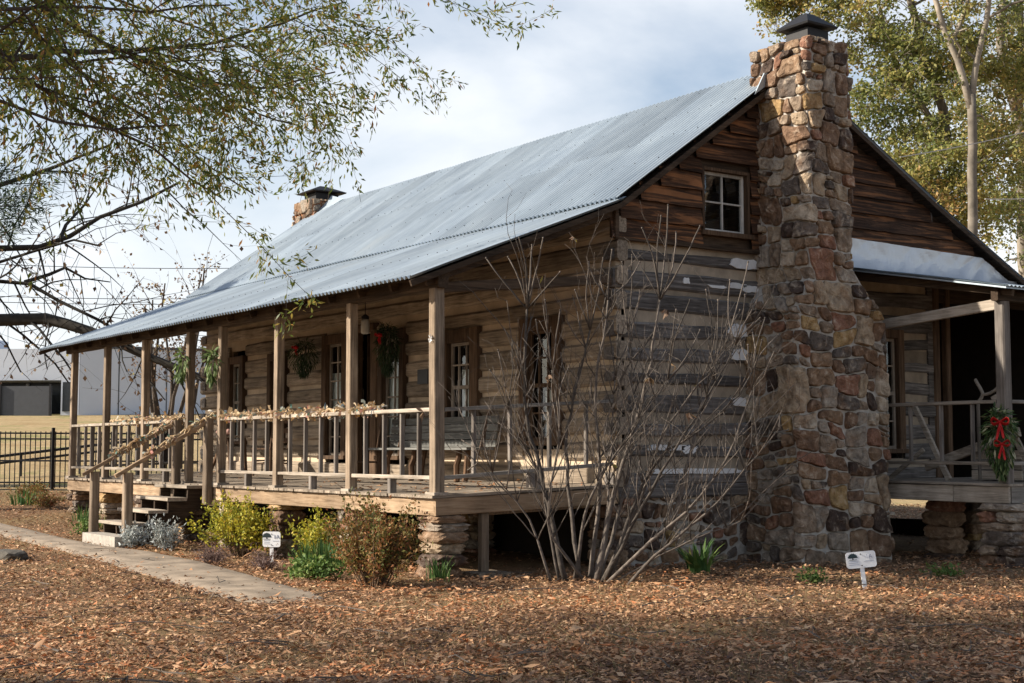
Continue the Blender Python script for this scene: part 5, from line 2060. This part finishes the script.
# ------------------------------------------------------------------ porch furniture
BENCHW = wood('grey_bench_wood', 'X', [(0.07, 0.07, 0.065), (0.17, 0.17, 0.16), (0.27, 0.265, 0.25)])
RUST = wood('rustic_dark_wood', 'Z', [(0.03, 0.018, 0.011), (0.09, 0.052, 0.03), (0.17, 0.10, 0.06)])
def bench():
    x0, x1, yb = -4.95, -2.2, 2.26
    z = deck_z(2.1) + .004
    t = thing('porch_bench', ((x0 + x1) / 2, 2.0, z), 'long grey slatted bench with gnarled legs against the porch wall', 'bench')
    mb = MB()
    for k in range(4):
        mb.beam((x0, yb + .012 * k, z + .50 + .105 * k), (x1, yb + .012 * k, z + .50 + .105 * k), .024, .097, jit=.004)
    mb.build('backrest', BENCHW, t)
    mb = MB()
    for k in range(4):
        mb.beam((x0, yb - .08 - .11 * k, z + .43), (x1, yb - .08 - .11 * k, z + .43), .10, .03, jit=.004)
    mb.build('seat', BENCHW, t)
    for x in (x0 + .25, x0 + .5, x1 - 1.55, x1 - 1.3, x1 - .2, x1 - .38):
        mb = MB()
        mb.tube(smooth_line([(x, yb - .36, z), (x + rng.uniform(-.06, .06), yb - .33, z + .2), (x + rng.uniform(-.05, .05), yb - .3, z + .42)], .08, .012), .04, 7)
        mb.build('leg', RUST, t)
    for x in (x0 + .35, x1 - 1.45, x1 - .28):
        mb = MB()
        mb.beam((x, yb - .05, z + .42), (x + .03, yb + .07, z + .93), .05, .05, jit=.008)
        mb.build('back_brace', RUST, t)
bench()

def chair(x, y, rz, label):
    z = deck_z(y) + .004
    t = thing('rustic_chair', (x, y, z), label, 'chair', 'rustic chairs on the porch')
    for sx in (-.2, .2):
        mb = MB()
        mb.tube([(x + sx, y - .2, z), (x + sx, y - .2, z + .45)], .022, 7)
        mb.build('leg', RUST, t)
        mb = MB()
        mb.tube([(x + sx, y + .2, z), (x + sx, y + .2, z + .45), (x + sx, y + .27, z + 1.0)], .022, 7)
        mb.build('leg', RUST, t)
    mb = MB()
    for k in range(6):
        mb.beam((x - .21, y - .19 + .075 * k, z + .44), (x + .21, y - .19 + .075 * k, z + .44), .07, .025, jit=.003)
    mb.build('seat', RUST, t)
    mb = MB()
    for k in range(3):
        mb.beam((x - .19, y + .215 + .022 * k, z + .58 + .16 * k), (x + .19, y + .215 + .022 * k, z + .58 + .16 * k), .018, .075, jit=.003)
    mb.build('backrest', RUST, t)
    mb = MB()
    for s in (-.2, .2):
        mb.tube([(x - .2, y + s, z + .2), (x + .2, y + s, z + .2)], .013, 6)
        mb.tube([(x + s, y - .2, z + .25), (x + s, y + .2, z + .25)], .013, 6)
    mb.build('stretcher', RUST, t)
    t.rotation_euler = (0, 0, rz)
    return t
c1 = chair(-8.35, 1.95, .35, 'dark rustic chair on the porch left of the doorway')
copy_thing(c1, (-5.0, 1.85, deck_z(1.85) + .004), -.5, 'dark rustic chair on the porch right of the doorway')
def side_table():
    x, y = -9.75, 1.8
    z = deck_z(y) + .004
    t = thing('porch_table', (x, y, z), 'small plank side table near the far windows on the porch', 'table')
    mb = MB()
    for k in range(4):
        mb.beam((x - .38, y - .18 + .12 * k, z + .66), (x + .38, y - .18 + .12 * k, z + .66), .115, .03, jit=.003)
    mb.build('tabletop', M['rail_x'], t)
    for sx in (-.32, .32):
        mb = MB()
        mb.beam((x + sx, y - .2, z), (x - sx * .3, y - .1, z + .64), .05, .05)
        mb.build('leg', RUST, t)
        mb = MB()
        mb.beam((x + sx, y + .2, z), (x + sx, y + .16, z + .64), .05, .05)
        mb.build('leg', RUST, t)
    mb = MB()
    for k in range(7):
        mb.rock((x - .2 + rng.uniform(0, .4), y + rng.uniform(-.1, .1), z + .74), .1, .08, .065, sub=2)
    o = mb.build('cloth_bundle', plain('faded_pink_cloth', (0.45, 0.27, 0.23), .9, var=.3), None, True, (x, y, z + .68))
    tag(o, 'faded pink cloth bundle lying on the small porch table', 'cloth')
side_table()

# lantern, plaque
def lantern():
    p = Vector((-5.45, 2.1, 3.36))
    t = thing('hanging_lantern', p, 'small glass jar lantern hanging from the porch ceiling by the doorway', 'lantern')
    mb = MB()
    mb.tube([p + Vector((0, 0, .02)), (p.x, p.y, roof_z(p.y) - .15)], .006, 5)
    mb.build('chain', M['black_metal'], t)
    mb = MB()
    mb.tube([p + Vector((0, 0, -.02)), p + Vector((0, 0, .02)), p + Vector((0, 0, .05))], [.055, .06, .02], 12)
    mb.build('cap', M['black_metal'], t)
    mb = MB()
    mb.tube([p + Vector((0, 0, -.24)), p + Vector((0, 0, -.22)), p + Vector((0, 0, -.06)), p + Vector((0, 0, -.02))], [.05, .065, .065, .05], 14)
    mb.build('jar', plain('frosted_jar_glass', (.55, .54, .50), .25, var=.08), t, True)
lantern()
mb = MB()
mb.box((-4.48, YF - .052, 2.34), (-4.20, YF - .03, 2.55))
tag(mb.build('wall_plaque', plain('slate_plaque', (0.055, 0.06, 0.068), .6, var=.1), None), 'dark slate plaque on the log wall left of the nearest post', 'plaque')
mb = MB()
for k in range(6):
    a = k * 1.047
    mb.prism([(-.0 + .0, -.085, 2.60), (math.cos(a) * .035, -.10, 2.60 + math.sin(a) * .045), (math.cos(a + .5) * .04, -.09, 2.60 + math.sin(a + .5) * .05)], (0, .006, 0))
tag(mb.build('white_bow', M['chink_white'], None), 'small white ribbon bow pinned to the corner porch post', 'bow')

# ------------------------------------------------------------------ greenery and garlands
GREEN = leafmat('fresh_swag_leaves', [(0.0, (0.05, 0.09, 0.03)), (0.5, (0.12, 0.19, 0.06)), (1.0, (0.25, 0.31, 0.14))], .35)
RED = plain('red_ribbon', (0.52, 0.02, 0.022), .55, var=.15)
def bow(mb, p, s, right, fwd):
    """two loops, a knot and two tails, turned to fwd"""
    up = Vector((0, 0, 1))
    for sg in (-1, 1):
        pts = [p, p + right * sg * s * .45 + up * s * .28 + fwd * .02, p + right * sg * s * .62 + up * s * .05 + fwd * .035, p + right * sg * s * .4 - up * s * .14 + fwd * .02, p]
        pts = smooth_line(pts, s * .12)
        for a, b in zip(pts[:-1], pts[1:]):
            mb.prism([a - fwd * .03 - up * s * .08, a + fwd * .03 + up * s * .08, b + fwd * .03 + up * s * .08, b - fwd * .03 - up * s * .08], up * .004)
        q = p - up * s * rng.uniform(.9, 1.15) + right * sg * s * .22
        m = p.lerp(q, .5) + fwd * .03
        wv = right * s * .09
        mb.prism([p - wv * .5, p + wv * .5, m + wv, q + wv * 1.2, q - up * .02, q - wv * .8, m - wv], fwd * .004)
    mb.rock(tuple(p), s * .11, s * .11, s * .11, sub=1)
def swag(name, p, n, rad, h, ls, asp, m, label, bowsize=0, out=Vector((0, -1, 0)), cat='swag', group=None, needles=False):
    p = Vector(p)
    t = thing(name, p, label, cat, group)
    P, D = [], []
    for i in range(n):
        u = rng.random()
        a = rng.uniform(0, 6.28)
        r = rad * (.25 + .75 * math.sin(math.pi * min(1, u * .9 + .1))) * rng.random() ** .6
        q = p + Vector((math.cos(a) * r, math.sin(a) * r * .55, h * (.35 - u))) + out * .03
        P.append(tuple(q))
        d = (q - p).normalized() * .8 + Vector((0, 0, -.9)) + rvec() * .5
        D.append(tuple(d))
    mb = MB()
    for k in range(9):
        q = p + Vector((rng.uniform(-rad, rad) * .5, rng.uniform(-.05, .05), -h * rng.uniform(.2, .6)))
        mb.tube([p + Vector((0, 0, h * .2)), p.lerp(q, .5), q], .004, 4)
    mb.build('stems', M['shrub_bark'], t)
    leaves('greenery', np.array(P), np.array(D), nr.uniform(.7, 1.3, n) * ls, nr.uniform(.8, 1.2, n) * ls * asp, m, t, .3)
    if bowsize:
        mb = MB()
        bow(mb, p + out * (.16 if name == 'fir_wreath' else rad * .6) + Vector((0, 0, h * .12)), bowsize, out.cross(Vector((0, 0, 1))).normalized() * -1, out)
        mb.build('ribbon_bow', RED, t)
    return t
swag('leaf_swag', (-7.0, -.12, 2.72), 90, .14, .40, .13, .3, GREEN, 'green leafy swag on the porch post left of the steps', group='green swags on the porch posts')
swag('leaf_swag', (-5.86, -.12, 2.66), 100, .15, .42, .13, .3, GREEN, 'green leafy swag on the porch post right of the steps', group='green swags on the porch posts')
swag('fir_wreath', (-7.72, 2.25, 2.98), 1000, .34, .52, .11, .1, M['needle'], 'dark evergreen swag with red bow left of the doorway windows', .10, group='evergreen swags by the doorway')
swag('fir_wreath', (-4.98, 2.25, 2.98), 1000, .26, .68, .11, .1, M['needle'], 'dark evergreen swag with red bow on the window right of the doorway', .10, group='evergreen swags by the doorway')
o_ = Vector((.6, -.8, 0)).normalized()
FIR = leafmat('mixed_holiday_greens', [(0.0, (0.02, 0.045, 0.015)), (0.6, (0.06, 0.11, 0.03)), (0.9, (0.16, 0.2, 0.08)), (1.0, (0.45, 0.42, 0.28))], .2)
swag('holiday_swag', (2.40, 6.48, 1.62), 700, .23, .80, .10, .24, FIR, 'mixed green swag with bright red bows on the side porch corner post', .15, o_)
mb = MB()
bow(mb, Vector((2.40, 6.48, 1.72)) + o_ * .2, .17, Vector((o_.y, -o_.x, 0)), o_)
bow(mb, Vector((2.42, 6.48, 1.46)) + o_ * .2, .15, Vector((o_.y, -o_.x, 0)), o_)
hs = [o for o in COL.objects if o.name == 'holiday_swag'][0]
mb.build('lower_bow', RED, hs)

RAG = leafmat('rag_strips', [(0.0, (0.42, 0.30, 0.17)), (0.45, (0.55, 0.42, 0.27)), (0.55, (0.62, 0.52, 0.38)), (0.64, (0.56, 0.26, 0.22)), (0.74, (0.10, 0.25, 0.22)), (0.83, (0.66, 0.64, 0.58)), (0.92, (0.55, 0.28, 0.06)), (1.0, (0.14, 0.24, 0.33))], .2, .9)
def garland(p, q, n, label, bunch=(), droop=.03):
    p, q = Vector(p), Vector(q)
    mb = MB()
    m = 24
    core = [p.lerp(q, i / m) + Vector((0, 0, .03 + .015 * math.sin(i * 1.9))) for i in range(m + 1)]
    mb.tube(core, .018, 6, True, .2)
    d = (q - p).normalized()
    for i in range(n):
        u = rng.random()
        if bunch and rng.random() < .35:
            u = min(1, max(0, rng.choice(bunch) + rng.gauss(0, .025)))
        c = p.lerp(q, u) + Vector((0, 0, .03))
        o = rvec()
        pts = [c]
        cur = (o + d * rng.uniform(-.5, .5)).normalized()
        l = rng.uniform(.05, .13)
        for k in range(4):
            cur = (cur + rvec() * .5 + Vector((0, 0, -droop * 8))).normalized()
            pts.append(pts[-1] + cur * l / 4)
        s = cur.cross(rvec()).normalized() * rng.uniform(.008, .02)
        vs = []
        for a in pts:
            vs += [a - s, a + s]
        mb.add(vs, [(2 * k, 2 * k + 1, 2 * k + 3, 2 * k + 2) for k in range(4)])
    o = mb.build('rag_garland', RAG, None, False, tuple(p))
    tag(o, label, 'garland', 'rag garlands on the porch rails')
zr = deck_z(0) + .952
garland((-5.75, 0, zr), (-4.03, 0, zr), 420, 'tan rag garland along the rail just right of the steps', (.08, .55, .95))
garland((-3.9, 0, zr), (-2.0, 0, zr), 480, 'tan rag garland along the rail between the second and third posts', (.02, .5, .96))
garland((-1.9, 0, zr), (-1.25, 0, zr), 190, 'short end of rag garland knotted on the third post, nearest the corner', (.05, .5))
garland((-8.78, 0, zr), (-7.08, 0, zr), 330, 'tan rag garland along the rail left of the steps', (.1, .9))
garland((-10.5, 0, zr), (-8.92, 0, zr), 230, 'thin rag garland along the rail near the left end of the porch', (.9,))
for (p, q), lab in zip(HR, ('rag garland wound down the far handrail of the steps', 'rag garland wound down the near handrail of the steps')):
    garland(q, q.lerp(p, .72), 300, lab, (.3, .62, .9), .05)

# ------------------------------------------------------------------ clutter on the side porch
def plank(a, b, w_, h_, label, name='leaning_plank', grp='old grey planks on the side porch'):
    mb = MB()
    mb.beam(a, b, w_, h_, jit=.008)
    o = mb.build(name, M['rail_x'], None, False, tuple(a))
    tag(o, label, 'plank', grp)
zf = 1.0
plank((.5, 7.45, zf + .17), (2.15, 7.2, zf + .62), .05, .12, 'long grey plank lying aslant across the other boards')
plank((1.15, 7.1, zf + .005), (.55, 7.15, zf + 1.02), .045, .075, 'grey board leaning left behind the middle baluster')
plank((2.32, 7.3, zf + .005), (1.75, 7.25, zf + 1.08), .045, .08, 'grey board leaning left beside the red-bowed swag')
plank((.2, 7.05, zf + .005), (.75, 7.1, zf + .40), .04, .06, 'short grey board nearest the chimney')
def crate():
    x, y = 1.6, 7.75
    t = thing('wooden_crate', (x, y, zf), 'grey slatted wooden crate on the side porch floor behind the rail', 'crate')
    for k in range(3):
        for s, nm in ((-.27, 'slat'), (.27, 'slat')):
            mb = MB()
            mb.beam((x - .38, y + s, zf + .07 + .13 * k), (x + .38, y + s, zf + .07 + .13 * k), .02, .115, jit=.003)
            mb.build(nm, M['rail_x'], t)
    for sx in (-.37, .37):
        mb = MB()
        mb.beam((x + sx, y - .25, zf + .2), (x + sx, y + .25, zf + .2), .022, .37, jit=.003)
        mb.build('end_panel', M['rail_y'], t)
    mb = MB()
    mb.box((x - .36, y - .25, zf + .01), (x + .36, y + .25, zf + .03))
    mb.build('bottom', M['rail_x'], t)
crate()
mb = MB()
mb.tube(smooth_line([(1.55, 7.2, zf + 1.0), (1.62, 7.2, zf + 1.12), (1.5, 7.22, zf + 1.3)], .05, .008), .022, 6)
mb.tube(smooth_line([(1.62, 7.2, zf + 1.10), (1.8, 7.2, zf + 1.14), (1.86, 7.22, zf + 1.2)], .05, .008), .02, 6)
mb.tube([(1.55, 7.2, zf + .005), (1.55, 7.2, zf + 1.02)], .022, 6)
tag(mb.build('forked_branch', M['pale_bark'], None), 'pale forked branch standing upright behind the side porch rail', 'branch')

# ------------------------------------------------------------------ fallen leaves and dry grass
def litter():
    n = 235000
    u = nr.random(n)
    Dp = 6.0 * (31.0 / 6.0) ** (u ** .92)
    la = nr.uniform(-1, 1, n) * (Dp * .44 + 1.0) + (nr.random(n) < .2) * nr.uniform(-4, 4, n)
    X = CAM.x + Fv.x * Dp + Rv.x * la
    Y = CAM.y + Fv.y * Dp + Rv.y * la
    keep = []
    for i in range(n):
        x, y = X[i], Y[i]
        if X0 - .2 < x < .1 and .5 < y < 10.5 and rng.random() < .93:
            continue
        if 0 < x < .95 and 4.6 < y < 6.3:
            continue
        if in_path(x, y, rng.uniform(0, .25)) and rng.random() < (.86 if x > -5 else .55):
            continue
        if mnoise.noise((x * .9, y * .9, 3)) < -.18 and rng.random() < .45:
            continue
        if Dp[i] > 29.6 and la[i] < -2:
            continue
        keep.append(i)
    X, Y = X[keep], Y[keep]
    Z = np.array([ground_z(a, b) + .03 * mnoise.noise((a * .7, b * .7, 1)) + .012 * mnoise.noise((a * 2.5, b * 2.5, 4)) for a, b in zip(X, Y)])
    P = np.stack([X, Y, Z + nr.uniform(.004, .05, len(X))], 1)
    a = nr.uniform(0, 6.283, len(X))
    D = np.stack([np.cos(a), np.sin(a), nr.normal(0, .2, len(X))], 1)
    nrm = np.stack([nr.normal(0, .36, len(X)), nr.normal(0, .36, len(X)), np.ones(len(X))], 1)
    leaves('fallen_leaf_litter', P, D, nr.gamma(3.2, .0145, len(X)).clip(.02, .13), nr.gamma(3.2, .0068, len(X)).clip(.01, .06), M['litter'], None, .45, nrm)
    tag(COL.objects['fallen_leaf_litter'], 'brown fallen leaves covering the ground round the cabin', 'leaves', kind='stuff')
    # a few blown onto the porch floor
    m = 260
    X = np.concatenate([nr.uniform(-3.5, -.02, m // 2), nr.uniform(-12, -.1, m - m // 2)])
    Y = nr.uniform(0, 2.4, m) ** 1.2 * .85
    P = np.stack([X, Y, np.array([deck_z(q) for q in Y]) + .012], 1)
    a = nr.uniform(0, 6.283, m)
    D = np.stack([np.cos(a), np.sin(a), nr.normal(0, .15, m)], 1)
    nrm = np.stack([nr.normal(0, .3, m), nr.normal(0, .3, m), np.ones(m)], 1)
    leaves('porch_leaf_litter', P, D, nr.uniform(.05, .1, m), nr.uniform(.025, .05, m), M['litter'], None, .45, nrm)
    tag(COL.objects['porch_leaf_litter'], 'scattered fallen leaves on the porch floor', 'leaves', kind='stuff')
    # thin straw-coloured grass between the leaves
    n = 26000
    u = nr.random(n)
    Dp = 6.0 * (24.0 / 6.0) ** u
    la = nr.uniform(-1, 1, n) * (Dp * .44 + 1.0)
    X = CAM.x + Fv.x * Dp + Rv.x * la
    Y = CAM.y + Fv.y * Dp + Rv.y * la
    keep = [i for i in range(n) if not in_path(X[i], Y[i], -.05) and Y[i] < -.4 + max(0, X[i]) * 2.0 and mnoise.noise((X[i] * .45, Y[i] * .45, 7)) > -.12]
    X, Y = X[keep], Y[keep]
    Z = np.array([ground_z(a, b) for a, b in zip(X, Y)])
    P = np.stack([X, Y, Z], 1)
    D = np.stack([nr.normal(0, .7, len(X)), nr.normal(0, .7, len(X)), np.abs(nr.normal(.45, .3, len(X))) + .1], 1)
    leaves('dry_grass', P, D, nr.uniform(.05, .12, len(X)), nr.uniform(.003, .007, len(X)), M['straw'], None, .3)
    tag(COL.objects['dry_grass'], 'thin straw-coloured grass among the leaves', 'grass', kind='stuff')
litter()

def twigs():
    mb = MB()
    for i in range(260):
        D_ = 6.5 + 14 * rng.random() ** 1.3
        q = dl(D_, rng.uniform(-1, 1) * (D_ * .42 + .5))
        if X0 < q.x < .3 and q.y > -.2:
            continue
        z = ground_z(q.x, q.y) + .045
        a = rng.uniform(0, 6.28)
        l = rng.uniform(.12, .55)
        d = Vector((math.cos(a), math.sin(a), 0))
        p0 = Vector((q.x, q.y, z))
        mb.tube([p0, p0 + d * l * .5 + rvec() * .03 + Vector((0, 0, .015)), p0 + d * l + Vector((0, 0, .01))], [.006, .005, .003], 4)
    tag(mb.build('fallen_twigs', M['shrub_bark'], None), 'small fallen twigs scattered over the leaf-covered ground', 'twigs', kind='stuff')
twigs()
